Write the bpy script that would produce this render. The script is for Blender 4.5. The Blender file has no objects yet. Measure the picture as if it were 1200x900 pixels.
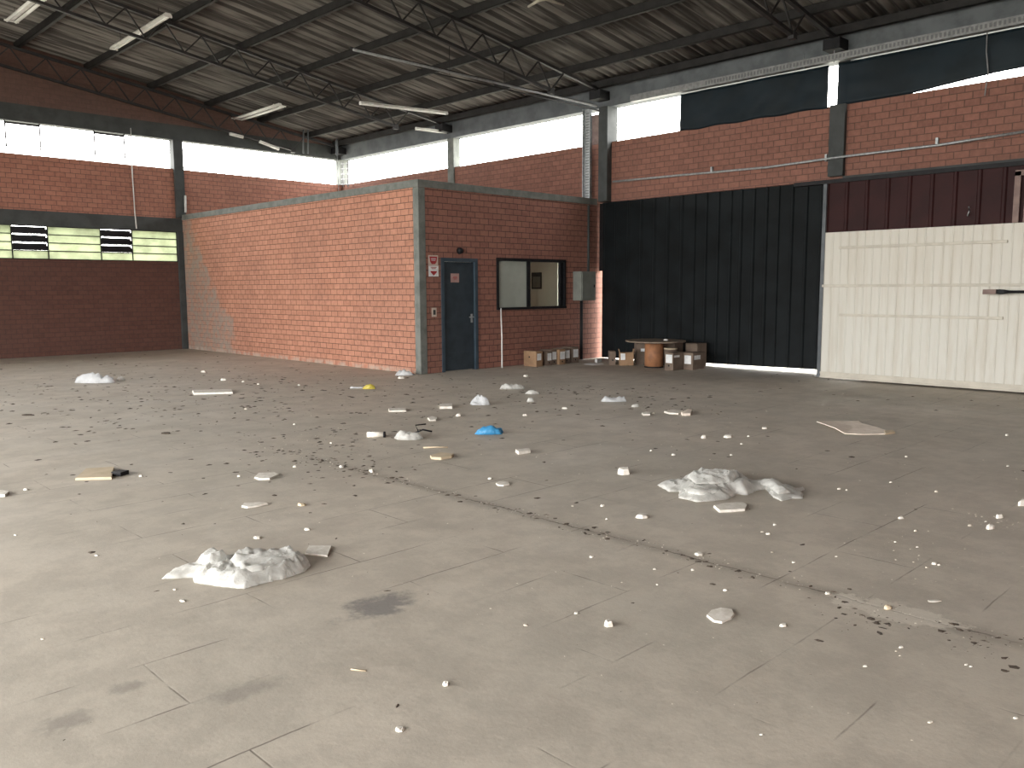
import bpy, bmesh, math, random
from mathutils import Vector, Matrix, noise, geometry
S = bpy.context.scene
COL = S.collection
# ------------------------------------------------------------------ camera numbers (a 1200x900 frame)
F, PITCH, ROLL, TH, H = 979.9, -0.1141, -0.0046, 0.7906, 1.6
FW = Vector((math.cos(PITCH)*math.cos(TH), math.cos(PITCH)*math.sin(TH), math.sin(PITCH)))
R0 = FW.cross(Vector((0, 0, 1))).normalized(); U0 = R0.cross(FW)
RT = R0*math.cos(ROLL)+U0*math.sin(ROLL); UP = U0*math.cos(ROLL)-R0*math.sin(ROLL)
def ray(x, y): return FW+RT*((x-600)/F)-UP*((y-450)/F)
def fl(x, y, z=0.0):
    d = ray(x, y); t = (z-H)/d.z; return Vector((t*d.x, t*d.y, z))
def onX(x, y, X):
    d = ray(x, y); t = X/d.x; return Vector((X, t*d.y, H+t*d.z))
def onY(x, y, Y):
    d = ray(x, y); t = Y/d.y; return Vector((t*d.x, Y, H+t*d.z))
# plan of the hall
XC, YC, XO, YO = 14.86, 22.45, 9.76, 12.28
XL, YF = -7.0, -6.0
P2 = math.pi/2
SILL, HEAD = 4.79, 5.54
SL = 0.146                                  # roof pitch
RX = 3.93
def chord(X): return 6.12+SL*(13.15-X) if X >= RX else 6.12+SL*(13.15-(2*RX-X))
SHEET = 0.19                                # sheet above the chord

# ------------------------------------------------------------------ materials
def newmat(name):
    m = bpy.data.materials.new(name); m.use_nodes = True
    nt = m.node_tree; b = nt.nodes['Principled BSDF']; return m, nt, b
def N(nt, t, **k):
    n = nt.nodes.new(t)
    for a, v in k.items():
        if a.startswith('_'): setattr(n, a[1:], v)
        else: n.inputs[a.replace('__', ' ')].default_value = v
    return n
def mixc(nt, fac, a, b, blend='MIX'):
    n = nt.nodes.new('ShaderNodeMix'); n.data_type = 'RGBA'; n.blend_type = blend; n.clamp_factor = True
    for sock, v in ((n.inputs[0], fac), (n.inputs[6], a), (n.inputs[7], b)):
        if hasattr(v, 'is_output') or isinstance(v, bpy.types.NodeSocket): nt.links.new(v, sock)
        elif isinstance(v, (int, float)): sock.default_value = v
        else: sock.default_value = (*v, 1)
    return n.outputs[2]
def ramp(nt, src, a, b, va=0.0, vb=1.0):
    n = nt.nodes.new('ShaderNodeMapRange'); n.inputs[1].default_value = a; n.inputs[2].default_value = b
    n.inputs[3].default_value = va; n.inputs[4].default_value = vb; n.interpolation_type = 'SMOOTHSTEP'
    nt.links.new(src, n.inputs[0]); return n.outputs[0]
def math_(nt, op, a, b=0.0):
    n = nt.nodes.new('ShaderNodeMath'); n.operation = op
    for i, v in enumerate((a, b)):
        if isinstance(v, bpy.types.NodeSocket): nt.links.new(v, n.inputs[i])
        else: n.inputs[i].default_value = v
    return n.outputs[0]
def nz(nt, vec, scale, detail=4, rough=0.6):
    n = N(nt, 'ShaderNodeTexNoise', Scale=scale, Detail=detail, Roughness=rough)
    if vec is not None: nt.links.new(vec, n.inputs['Vector'])
    return n.outputs[0]
def pos(nt):
    return nt.nodes.new('ShaderNodeNewGeometry').outputs['Position']
def sep(nt, v):
    n = nt.nodes.new('ShaderNodeSeparateXYZ'); nt.links.new(v, n.inputs[0]); return n.outputs
def comb(nt, x, y, z=0.0):
    n = nt.nodes.new('ShaderNodeCombineXYZ')
    for i, v in enumerate((x, y, z)):
        if isinstance(v, bpy.types.NodeSocket): nt.links.new(v, n.inputs[i])
        else: n.inputs[i].default_value = v
    return n.outputs[0]
def bump(nt, b, h, strength=0.4, dist=0.01):
    n = nt.nodes.new('ShaderNodeBump'); n.inputs['Strength'].default_value = strength; n.inputs['Distance'].default_value = dist
    nt.links.new(h, n.inputs['Height']); nt.links.new(n.outputs[0], b.inputs['Normal'])
def plain(name, c1, c2=None, scale=6, rough=0.7, metal=0.0, obj=True, bmp=0.15, spec=.5):
    m, nt, b = newmat(name)
    c2 = c2 or tuple(v*0.8 for v in c1)
    v = nt.nodes.new('ShaderNodeTexCoord').outputs['Object'] if obj else pos(nt)
    n = nz(nt, v, scale)
    nt.links.new(mixc(nt, ramp(nt, n, .35, .68), c1, c2), b.inputs['Base Color'])
    b.inputs['Roughness'].default_value = rough; b.inputs['Metallic'].default_value = metal; b.inputs['Specular IOR Level'].default_value = spec
    bump(nt, b, nz(nt, v, scale*6), bmp, 0.004)
    return m
def brick(name, axis, c1=(.47, .19, .115), c2=(.36, .135, .085), mortar=(.105, .06, .048), grime=(.2, .1, .075), amount=.45, patch=None, bw=.235, bh=.114):
    m, nt, b = newmat(name)
    P = pos(nt); s = sep(nt, P)
    v = comb(nt, s[0] if axis == 'x' else s[1], s[2])
    t = N(nt, 'ShaderNodeTexBrick', Scale=1.0)
    t.offset = .5; t.squash = 1
    t.inputs['Brick Width'].default_value = bw; t.inputs['Row Height'].default_value = bh
    t.inputs['Mortar Size'].default_value = .0065; t.inputs['Mortar Smooth'].default_value = .3
    t.inputs['Bias'].default_value = -.1
    t.inputs['Color1'].default_value = (*c1, 1); t.inputs['Color2'].default_value = (*c2, 1); t.inputs['Mortar'].default_value = (*mortar, 1)
    nt.links.new(v, t.inputs['Vector'])
    c = t.outputs['Color']
    g = ramp(nt, nz(nt, P, .55, 5, .62), .42, .68, 0, amount)
    c = mixc(nt, g, c, grime)
    f = ramp(nt, nz(nt, P, 14, 3), .3, .75, 0, .35)
    c = mixc(nt, f, c, tuple(min(1, q*1.45) for q in c1), 'MIX')
    c = mixc(nt, ramp(nt, t.outputs['Fac'], .2, .8, 0, .85), c, mortar)
    if patch:
        # lime bloom low down on the wall: its own stepped outline
        yy, zz = s[1], s[2]
        wob = nz(nt, P, 1.7, 3)
        w1 = math_(nt, 'MULTIPLY', wob, 1.6)
        edge = math_(nt, 'ADD', math_(nt, 'SUBTRACT', yy, 19.95), w1)        # past the line
        d = math_(nt, 'SUBTRACT', edge, math_(nt, 'MULTIPLY', zz, .72))
        k = ramp(nt, d, 0.2, 0.45)
        br = ramp(nt, nz(nt, P, 5.5, 4, .7), .38, .6, .35, 1.0)
        k = math_(nt, 'MULTIPLY', k, br)
        c = mixc(nt, math_(nt, 'MULTIPLY', k, .9), c, (.27, .225, .19))
        k2 = math_(nt, 'MULTIPLY', ramp(nt, zz, .12, .03), ramp(nt, nz(nt, P, 4, 3), .4, .6))
        c = mixc(nt, math_(nt, 'MULTIPLY', k2, .7), c, (.42, .36, .30))
    nt.links.new(c, b.inputs['Base Color']); b.inputs['Roughness'].default_value = .88
    inv = math_(nt, 'SUBTRACT', 1.0, t.outputs['Fac'])
    hh = math_(nt, 'ADD', inv, math_(nt, 'MULTIPLY', nz(nt, P, 30, 3), .3))
    bump(nt, b, hh, .7, .01)
    return m
M = {}
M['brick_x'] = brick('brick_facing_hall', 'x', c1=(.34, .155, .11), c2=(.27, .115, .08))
M['brick_x_low'] = brick('brick_end_wall_low', 'x', c1=(.105, .046, .034), c2=(.08, .035, .026), grime=(.09, .045, .035), amount=.7, mortar=(.06, .035, .03))  # darker brick tones than the wall above the louvre window
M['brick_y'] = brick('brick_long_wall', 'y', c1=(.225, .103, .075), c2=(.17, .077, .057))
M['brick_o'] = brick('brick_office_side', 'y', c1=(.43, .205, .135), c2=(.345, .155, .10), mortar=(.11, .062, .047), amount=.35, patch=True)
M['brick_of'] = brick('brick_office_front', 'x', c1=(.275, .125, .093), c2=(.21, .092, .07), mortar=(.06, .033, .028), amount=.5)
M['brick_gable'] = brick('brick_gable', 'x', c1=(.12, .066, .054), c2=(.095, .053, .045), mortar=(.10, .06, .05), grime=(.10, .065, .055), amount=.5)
M['conc'] = plain('dark_painted_concrete', (.052, .057, .057), (.035, .039, .039), 3, .8, obj=False)
M['conc_pale'] = plain('weathered_grey_concrete', (.125, .137, .148), (.085, .095, .105), 2.5, .8, obj=False)
M['conc_post'] = plain('grey_green_concrete', (.17, .18, .165), (.11, .12, .11), 4, .8, obj=False)
M['steel'] = plain('dark_steel', (.035, .034, .036), (.022, .021, .023), 5, .6, .2)
M['purlin'] = plain('dark_purlin_steel', (.026, .0245, .025), (.016, .015, .0155), 4, .65, .0, spec=.25)
M['galv'] = plain('galvanised_steel', (.42, .44, .45), (.28, .3, .31), 20, .45, .6)
M['tray'] = plain('dull_grey_tray', (.27, .275, .28), (.19, .195, .20), 14, .6, .2)
M['traydark'] = plain('tray_slot_grey', (.15, .155, .16), (.12, .125, .13), 14, .7)
M['white'] = plain('white_plastic_fitting', (.78, .78, .76), (.62, .62, .6), 8, .5)
M['tube'] = plain('fluorescent_tube_glass', (.85, .86, .84), (.8, .8, .78), 8, .25)
M['door'] = plain('blue_grey_door_paint', (.028, .042, .055), (.018, .028, .038), 4, .5)
M['dframe'] = plain('blue_door_frame_paint', (.045, .07, .095), (.03, .05, .07), 5, .55)
M['gate'] = plain('black_gate_sheet', (.008, .0105, .012), (.0045, .0058, .0065), 2, .6, obj=False, spec=.12)
M['maroon'] = plain('maroon_sheet', (.032, .010, .0105), (.024, .008, .0085), 2.5, .6, obj=False, spec=.15)
M['brownpost'] = plain('faded_brown_steel', (.20, .13, .11), (.13, .08, .07), 6, .6)
M['box'] = plain('brown_cardboard', (.30, .19, .11), (.23, .14, .08), 5, .85)
M['box2'] = plain('grey_brown_cardboard', (.17, .125, .095), (.12, .09, .07), 5, .85)
M['box3'] = plain('orange_brown_fibre', (.33, .15, .07), (.22, .10, .05), 6, .7)
M['card'] = plain('pale_cardboard', (.60, .50, .36), (.52, .43, .30), 7, .9)
M['cardtorn'] = plain('torn_cardboard', (.93, .84, .74), (.80, .71, .61), 9, .9)
M['stiff'] = plain('darker_white_steel', (.52, .49, .42), (.44, .41, .35), 5, .6)  # darker than the white sheet so stiffeners and bottom rail stand out
M['label'] = plain('label_paper', (.75, .76, .76), (.6, .62, .63), 12, .8)
M['plaster'] = plain('white_plaster_chip', (.80, .77, .71), (.66, .62, .55), 25, .9)
M['grit'] = plain('dry_brown_litter', (.10, .075, .055), (.055, .042, .033), 3, .95, obj=False)
M['crumb'] = plain('pale_crumbs', (.74, .69, .60), (.42, .37, .30), 3, .95, obj=False)
M['red'] = plain('red_sign_ink', (.36, .03, .035), (.3, .025, .03), 9, .6)
M['poster'] = plain('poster_paper', (.55, .47, .40), (.48, .40, .34), 9, .7)
M['pinkpaper'] = plain('pink_notice_paper', (.42, .27, .25), (.36, .22, .2), 9, .8)
M['greybox'] = plain('grey_green_meter_box_paint', (.20, .215, .195), (.16, .17, .155), 4, .5)
M['roomwall'] = plain('pale_office_plaster', (.72, .74, .68), (.66, .68, .62), 1.2, .85, obj=False)
M['dark'] = plain('black_rubber', (.016, .016, .018), (.010, .010, .012), 8, .6, spec=.2)
M['wood'] = plain('grey_plywood', (.25, .20, .15), (.17, .13, .10), 7, .8)
M['tarp'] = plain('dark_blue_tarpaulin', (.008, .016, .023), (.005, .010, .014), 1.6, .5, obj=False, bmp=.5, spec=.2)
M['branch'] = plain('pale_strap', (.45, .42, .36), (.3, .28, .24), 9, .8)
def roofmat():
    m, nt, b = newmat('fibre_cement_sheet'); P = pos(nt); s = sep(nt, P)
    st = comb(nt, math_(nt, 'MULTIPLY', s[0], .28), math_(nt, 'MULTIPLY', s[1], 6.5), 0.0)
    n1 = nz(nt, st, 1.0, 4, .6); n2 = nz(nt, P, .6, 4)
    c = mixc(nt, ramp(nt, n1, .42, .58), (.21, .20, .185), (.055, .05, .047))
    c = mixc(nt, ramp(nt, n2, .45, .7, 0, .6), c, (.05, .044, .04))
    nt.links.new(c, b.inputs['Base Color']); b.inputs['Roughness'].default_value = .9
    return m
M['roof'] = roofmat()
def floormat():
    m, nt, b = newmat('worn_concrete_floor'); P = pos(nt); s = sep(nt, P)
    c = mixc(nt, ramp(nt, nz(nt, P, .35, 5, .6), .35, .66), (.55, .495, .42), (.475, .435, .37))
    c = mixc(nt, ramp(nt, nz(nt, P, 1.6, 6, .65), .5, .72, 0, .5), c, (.40, .355, .295))
    c = mixc(nt, ramp(nt, nz(nt, P, 5, 6, .7), .55, .75, 0, .4), c, (.52, .47, .40))
    c = mixc(nt, ramp(nt, nz(nt, P, 2.6, 7, .75), .40, .60, 0, .35), c, (.30, .27, .23))
    c = mixc(nt, ramp(nt, nz(nt, P, 60, 3, .7), .55, .8, 0, .3), c, (.24, .20, .165))
    # slab joints: rows along X about half a metre wide, staggered ends
    v = comb(nt, math_(nt, 'SUBTRACT', s[0], 1.28-0.72+.02), math_(nt, 'SUBTRACT', s[1], 3.06-.47*20))
    wv = N(nt, 'ShaderNodeTexNoise', Scale=2.2, Detail=4); nt.links.new(P, wv.inputs['Vector'])
    ma = nt.nodes.new('ShaderNodeVectorMath'); ma.operation = 'MULTIPLY_ADD'
    nt.links.new(wv.outputs['Color'], ma.inputs[0]); ma.inputs[1].default_value = (.03, .03, 0); nt.links.new(v, ma.inputs[2])
    t = N(nt, 'ShaderNodeTexBrick', Scale=1.0); t.offset = .5; t.squash = 1
    t.inputs['Brick Width'].default_value = 1.44; t.inputs['Row Height'].default_value = .472
    t.inputs['Mortar Size'].default_value = .007; t.inputs['Mortar Smooth'].default_value = 1.0
    nt.links.new(ma.outputs[0], t.inputs['Vector'])
    br = ramp(nt, nz(nt, P, 1.15, 4, .6), .47, .62)
    j = math_(nt, 'MULTIPLY', t.outputs['Fac'], br)
    # the long dirty joint running away from the camera
    wob = math_(nt, 'MULTIPLY', math_(nt, 'SUBTRACT', nz(nt, P, 3.5, 5, .7), .5), .10)
    dx = math_(nt, 'ABSOLUTE', math_(nt, 'ADD', math_(nt, 'SUBTRACT', s[0], 4.16), wob))
    j2 = math_(nt, 'MULTIPLY', ramp(nt, dx, .011, .002), math_(nt, 'MULTIPLY', ramp(nt, nz(nt, P, 2.1, 4), .42, .58, .12, .85), ramp(nt, s[1], 5.0, 7.5, 1, .1)))
    ds = math_(nt, 'MULTIPLY', ramp(nt, dx, .13, .0, 0, .45), ramp(nt, s[1], 5.0, 8.0, 1, .1))
    c = mixc(nt, ds, c, (.20, .17, .135))
    jj = math_(nt, 'MAXIMUM', math_(nt, 'MULTIPLY', j, .8), j2)
    c = mixc(nt, jj, c, (.085, .068, .053))
    # two stains and a pale cement patch, with outlines of their own
    def blob(x, y, rx, ry, soft, col, amt, c):
        ex = math_(nt, 'DIVIDE', math_(nt, 'SUBTRACT', s[0], x), rx); ey = math_(nt, 'DIVIDE', math_(nt, 'SUBTRACT', s[1], y), ry)
        d = math_(nt, 'SQRT', math_(nt, 'ADD', math_(nt, 'MULTIPLY', ex, ex), math_(nt, 'MULTIPLY', ey, ey)))
        d = math_(nt, 'ADD', d, math_(nt, 'MULTIPLY', math_(nt, 'SUBTRACT', nz(nt, P, 7, 5, .7), .5), 2.4))
        return mixc(nt, ramp(nt, d, 1.0, 1-soft, 0, amt), c, col)
    p1 = fl(445, 710); c = blob(p1.x, p1.y, .24, .16, .6, (.15, .145, .145), .75, c)
    p1 = fl(1045, 716); c = blob(p1.x, p1.y, .13, .34, .25, (.66, .61, .53), .75, c)
    p1 = fl(80, 845); c = blob(p1.x, p1.y, .12, .1, .7, (.20, .18, .16), .5, c)
    p1 = fl(150, 805); c = blob(p1.x, p1.y, .09, .07, .7, (.20, .18, .16), .5, c)
    p1 = fl(285, 810); c = blob(p1.x, p1.y, .2, .1, .7, (.21, .195, .17), .5, c)
    nt.links.new(c, b.inputs['Base Color'])
    r = ramp(nt, nz(nt, P, 1.1, 4), .3, .7, .55, .8); nt.links.new(r, b.inputs['Roughness'])
    hh = math_(nt, 'SUBTRACT', math_(nt, 'MULTIPLY', nz(nt, P, 12, 6, .7), .5), math_(nt, 'MULTIPLY', jj, .3))
    bump(nt, b, hh, .35, .012)
    return m
M['floor'] = floormat()
def panelmat():
    m, nt, b = newmat('dirty_white_sheet'); P = pos(nt); s = sep(nt, P)
    st = comb(nt, math_(nt, 'MULTIPLY', s[1], 9.0), math_(nt, 'MULTIPLY', s[2], .7), 0.0)
    c = mixc(nt, ramp(nt, nz(nt, st, 1.0, 4, .6), .42, .68, 0, .5), (.56, .55, .50), (.45, .41, .34))
    c = mixc(nt, ramp(nt, s[2], .5, 2.2, 0, .25), c, (.55, .50, .42))
    nt.links.new(c, b.inputs['Base Color']); b.inputs['Roughness'].default_value = .6
    return m
M['panel'] = panelmat()
def plastic(name, col, alpha=.25, trans=.35):
    m, nt, b = newmat(name)
    v = nt.nodes.new('ShaderNodeTexCoord').outputs['Object']
    b.inputs['Base Color'].default_value = (*col, 1); b.inputs['Roughness'].default_value = .28
    bump(nt, b, nz(nt, v, 28, 5, .7), .6, .012)
    tl = nt.nodes.new('ShaderNodeBsdfTranslucent'); tl.inputs[0].default_value = (*col, 1)
    tp = nt.nodes.new('ShaderNodeBsdfTransparent')
    m1 = nt.nodes.new('ShaderNodeMixShader'); m1.inputs[0].default_value = trans
    m2 = nt.nodes.new('ShaderNodeMixShader')
    lw_ = nt.nodes.new('ShaderNodeLayerWeight'); lw_.inputs[0].default_value = .35
    fc = math_(nt, 'SUBTRACT', 1.0, lw_.outputs['Facing'])
    nt.links.new(math_(nt, 'MULTIPLY', fc, ramp(nt, nz(nt, v, 6, 3), .3, .7, alpha*.8, alpha*2.6)), m2.inputs[0])
    nt.links.new(b.outputs[0], m1.inputs[1]); nt.links.new(tl.outputs[0], m1.inputs[2])
    nt.links.new(m1.outputs[0], m2.inputs[1]); nt.links.new(tp.outputs[0], m2.inputs[2])
    nt.links.new(m2.outputs[0], nt.nodes['Material Output'].inputs[0])
    return m
M['film'] = plastic('clear_white_plastic_film', (.82, .82, .79), .22)
M['filmw'] = plastic('white_plastic_film', (.76, .78, .80), .08)
M['filmb'] = plastic('blue_plastic_film', (.07, .33, .62), .02, .2)
M['filmy'] = plastic('yellow_plastic_film', (.62, .52, .10), .03, .2)
def pane(name, col, rough=.1, mix=.8):
    m, nt, b = newmat(name)
    g = nt.nodes.new('ShaderNodeBsdfGlossy'); g.inputs['Roughness'].default_value = rough
    tl = nt.nodes.new('ShaderNodeBsdfTranslucent')
    P = pos(nt); c = mixc(nt, ramp(nt, nz(nt, P, 2.2, 5, .7), .35, .7), col, tuple(q*.72 for q in col))
    nt.links.new(c, tl.inputs[0])
    ms = nt.nodes.new('ShaderNodeMixShader'); ms.inputs[0].default_value = 1-mix
    nt.links.new(tl.outputs[0], ms.inputs[1]); nt.links.new(g.outputs[0], ms.inputs[2])
    g.inputs['Color'].default_value = (.3, .3, .3, 1)
    nt.links.new(ms.outputs[0], nt.nodes['Material Output'].inputs[0])
    return m
M['greenpane'] = pane('grimy_green_wired_glass', (.39, .415, .325), .15, .9)
M['frosted'] = plain('painted_out_glass', (.40, .43, .39), (.34, .37, .33), 1.5, .2, obj=False, bmp=0)
def clearglass():
    m, nt, b = newmat('clear_window_glass')
    tp = nt.nodes.new('ShaderNodeBsdfTransparent'); tp.inputs[0].default_value = (.9, .93, .9, 1)
    g = nt.nodes.new('ShaderNodeBsdfGlossy'); g.inputs['Roughness'].default_value = .03
    ms = nt.nodes.new('ShaderNodeMixShader')
    ms.inputs[0].default_value = .07; nt.links.new(tp.outputs[0], ms.inputs[1]); nt.links.new(g.outputs[0], ms.inputs[2])
    nt.links.new(ms.outputs[0], nt.nodes['Material Output'].inputs[0]); return m
M['glass'] = clearglass()
M['ground'] = plain('outdoor_ground', (.36, .37, .31), (.44, .43, .38), .5, .9, obj=False)

# ------------------------------------------------------------------ mesh helpers
class MB:
    def __init__(self): self.bm = bmesh.new()
    def box(self, x0, x1, y0, y1, z0, z1, mtx=None, bev=0):
        vs = [self.bm.verts.new((x, y, z)) for x in (x0, x1) for y in (y0, y1) for z in (z0, z1)]
        if mtx: 
            for v in vs: v.co = mtx @ v.co
        q = [(0, 1, 3, 2), (4, 6, 7, 5), (0, 4, 5, 1), (2, 3, 7, 6), (0, 2, 6, 4), (1, 5, 7, 3)]
        fs = [self.bm.faces.new([vs[i] for i in f]) for f in q]
        if bev:
            es = list({e for f in fs for e in f.edges})
            bmesh.ops.bevel(self.bm, geom=es, offset=bev, segments=2, profile=.6, affect='EDGES')
        return self
    def bar(self, a, b, w, h=None, up=(0, 0, 1)):
        a, b = Vector(a), Vector(b); d = b-a; L = d.length; d.normalize(); h = h or w
        s = d.cross(Vector(up))
        if s.length < 1e-4: s = d.cross(Vector((1, 0, 0)))
        s.normalize(); u = s.cross(d)
        mt = Matrix((( s.x, d.x, u.x, a.x), (s.y, d.y, u.y, a.y), (s.z, d.z, u.z, a.z), (0, 0, 0, 1)))
        return self.box(-w/2, w/2, 0, L, -h/2, h/2, mt)
    def tube(self, pts, r, n=10, caps=True):
        pts = [Vector(q) for q in pts]; rings = []
        for i, q in enumerate(pts):
            d = (pts[min(i+1, len(pts)-1)]-pts[max(i-1, 0)]).normalized()
            s = d.cross(Vector((0, 0, 1)))
            if s.length < 1e-3: s = d.cross(Vector((1, 0, 0)))
            s.normalize(); u = s.cross(d)
            rr = r[i] if isinstance(r, (list, tuple)) else r
            rings.append([self.bm.verts.new(q+s*math.cos(t*2*math.pi/n)*rr+u*math.sin(t*2*math.pi/n)*rr) for t in range(n)])
        for a, b in zip(rings, rings[1:]):
            for t in range(n):
                f = self.bm.faces.new((a[t], a[(t+1) % n], b[(t+1) % n], b[t])); f.smooth = True
        if caps: self.bm.faces.new(rings[0][::-1]); self.bm.faces.new(rings[-1])
        return self
    def prism(self, pts, off):
        a = [self.bm.verts.new(Vector(q)) for q in pts]; b = [self.bm.verts.new(Vector(q)+Vector(off)) for q in pts]
        n = len(a); self.bm.faces.new(a); self.bm.faces.new(b[::-1])
        for i in range(n): self.bm.faces.new((a[i], b[i], b[(i+1) % n], a[(i+1) % n]))
        return self
    def build(self, name, mat, parent=None, loc=None, rz=0):
        bmesh.ops.recalc_face_normals(self.bm, faces=self.bm.faces)
        me = bpy.data.meshes.new(name); self.bm.to_mesh(me); self.bm.free()
        me.materials.append(M[mat] if isinstance(mat, str) else mat)
        o = bpy.data.objects.new(name, me); COL.objects.link(o)
        if parent: o.parent = parent
        if loc is not None: o.location = loc
        o.rotation_euler.z = rz
        return o
def struct(o, label=None):
    o['kind'] = 'structure'
    if label: o['label'] = label
    return o
def tag(o, label, cat, group=None, kind=None):
    o['label'] = label; o['category'] = cat
    if group: o['group'] = group
    if kind: o['kind'] = kind
    return o
def empty(name, loc, label, cat, group=None, rz=0):
    o = bpy.data.objects.new(name, None); COL.objects.link(o); o.location = loc; o.rotation_euler.z = rz
    o.empty_display_size = .1
    return tag(o, label, cat, group)

# ================================================================== THE SHELL
m = MB(); m.box(XL-.3, XC+.55, YF-.3, YC+.3, -.2, 0)
struct(m.build('floor', 'floor'), 'worn grey brown concrete floor with dirty slab joints')
m = MB(); m.box(-60, 70, -60, 80, -.3, -.21)
struct(m.build('ground_outside', 'ground'), 'ground outside the hall')
# long wall under the clerestory, gate bay open
LB = 6.2; JB = YO
m = MB()
m.box(XC, XC+.2, JB+.25, 12.6, 0, SILL); m.box(XC, XC+.2, 12.6, 13.4, 0, 1.0); m.box(XC, XC+.2, 12.6, 13.4, 2.4, SILL); m.box(XC, XC+.2, 13.4, YC+.2, 0, SILL); m.box(XC, XC+.40, JB, JB+.25, 0, SILL)  # unseen opening behind the office, added to light its inside
m.box(XC, XC+.2, LB, JB, 3.50, SILL); m.box(XC, XC+.2, YF, LB, 0, SILL)
struct(m.build('wall_right', 'brick_y'), 'long orange brick wall under the clerestory with the gate opening')
# gable wall
m = MB(); m.box(XL, XC, YC, YC+.2, 3.49, SILL); m.box(XO+.1, XC, YC, YC+.2, 0, 3.49)
struct(m.build('wall_back', 'brick_x'), 'brick end wall above the louvre window')
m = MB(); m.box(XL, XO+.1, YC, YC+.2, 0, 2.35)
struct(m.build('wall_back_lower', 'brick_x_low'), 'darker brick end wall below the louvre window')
m = MB()
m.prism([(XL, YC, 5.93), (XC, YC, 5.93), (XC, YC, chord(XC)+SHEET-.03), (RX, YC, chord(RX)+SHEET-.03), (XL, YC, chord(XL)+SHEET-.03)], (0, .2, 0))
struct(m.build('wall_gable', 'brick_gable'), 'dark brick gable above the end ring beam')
# walls behind the camera
m = MB()
m.box(XL-.2, XL, YF, -5.0, 0, HEAD); m.box(XL-.2, XL, 17.5, YC+.2, 0, HEAD); m.box(XL-.2, XL, -5.0, 17.5, 4.6, HEAD)
struct(m.build('wall_left', 'brick_y'), 'brick wall with the wide vehicle opening')
m = MB(); m.prism([(XL, YF, 0), (XC, YF, 0), (XC, YF, chord(XC)+SHEET-.03), (RX, YF, chord(RX)+SHEET-.03), (XL, YF, chord(XL)+SHEET-.03)], (0, -.2, 0))
struct(m.build('wall_front', 'brick_x'), 'closed brick end wall')
# ring beams and smaller beams
m = MB(); m.box(XC-.06, XC+.24, YF-.2, YC+.2, HEAD, chord(XC)+SHEET-.045)
struct(m.build('trim_1', 'conc_pale'), 'grey concrete ring beam over the long clerestory')
m = MB(); m.box(XL-.2, XC, YC-.04, YC+.22, HEAD, 5.93)
struct(m.build('trim_2', 'conc'), 'dark concrete ring beam over the end wall clerestory')
m = MB(); m.box(XL, XO+.1, YC-.04, YC+.22, 3.14, 3.49)
struct(m.build('trim_3', 'conc'), 'dark concrete lintel over the louvre window')
m = MB(); m.box(XL-.2, XL, YF, YC, HEAD, chord(XL)+SHEET-.04)
struct(m.build('trim_4', 'conc'), 'ring beam over the opening wall')
m = MB(); m.box(XC-.05, XC, YF, 6.62, 3.38, 3.545)
struct(m.build('trim_5', 'conc'), 'dark lintel beam above the maroon gate')
# roof sheets: real corrugations running down the slope
def roofsheet():
    m = MB(); bm = m.bm; y0, y1 = YF-.2, YC+.25; pitch = .177; k = 8; n = int((y1-y0)/pitch*k)
    for sgn, xe in ((1, XC+.5), (-1, XL-.5)):
        prev = None
        xs = [RX+(xe-RX)*i/6 for i in range(7)]
        for j in range(n+1):
            y = y0+(y1-y0)*j/n; dz = .034*math.sin(j/k*2*math.pi)
            row = [bm.verts.new((x, y, 6.12+SL*(13.15-(x if sgn > 0 else 2*RX-x))+SHEET+dz)) for x in xs]
            if prev:
                for a in range(6):
                    f = bm.faces.new((prev[a], prev[a+1], row[a+1], row[a])); f.smooth = True
            prev = row
    o = m.build('ceiling', 'roof')
    md = o.modifiers.new('t', 'SOLIDIFY'); md.thickness = .008; md.offset = 1
    return o
struct(roofsheet(), 'corrugated grey roof sheets seen from below')

# columns
def column(x0, x1, y0, y1, z0, z1, mat, label, grp=None):
    m = MB(); cx, cy = (x0+x1)/2, (y0+y1)/2
    m.box(x0-cx, x1-cx, y0-cy, y1-cy, 0, z1-z0, bev=.012)
    o = m.build('concrete_column', mat, loc=(cx, cy, z0)); return tag(o, label, 'column', grp)
column(XC-.16, XC+.2, 11.86, 12.11, 3.50, HEAD, 'conc', 'dark concrete column where the office front meets the long wall')
column(XC-.0, XC+.2, 6.58, 6.80, SILL, HEAD, 'conc', 'upper dark column stub between the two tarpaulins beside the bright slit')
column(XC-.10, XC-.001, 6.60, 6.88, 3.55, SILL, 'conc', 'dark column on the brick wall below the bright slit between the tarpaulins')
column(XC-.04, XC+.2, 17.13, 17.38, 3.59, HEAD, 'conc_post', 'slim grey column above the office roof edge, between two bright clerestory bays')
column(XC-.10, XC+.2, YC-.1, YC+.2, SILL, HEAD, 'conc_post', 'grey corner column where the two clerestories meet')
column(9.60, 9.86, YC-.07, YC+.2, 3.5, HEAD, 'conc', 'dark column dividing the end wall clerestory')
column(XO-.16, XO+.0, YC-.07, YC+.0, 0, 3.14, 'conc', 'dark narrow post beside the louvre window and office corner')

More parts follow.
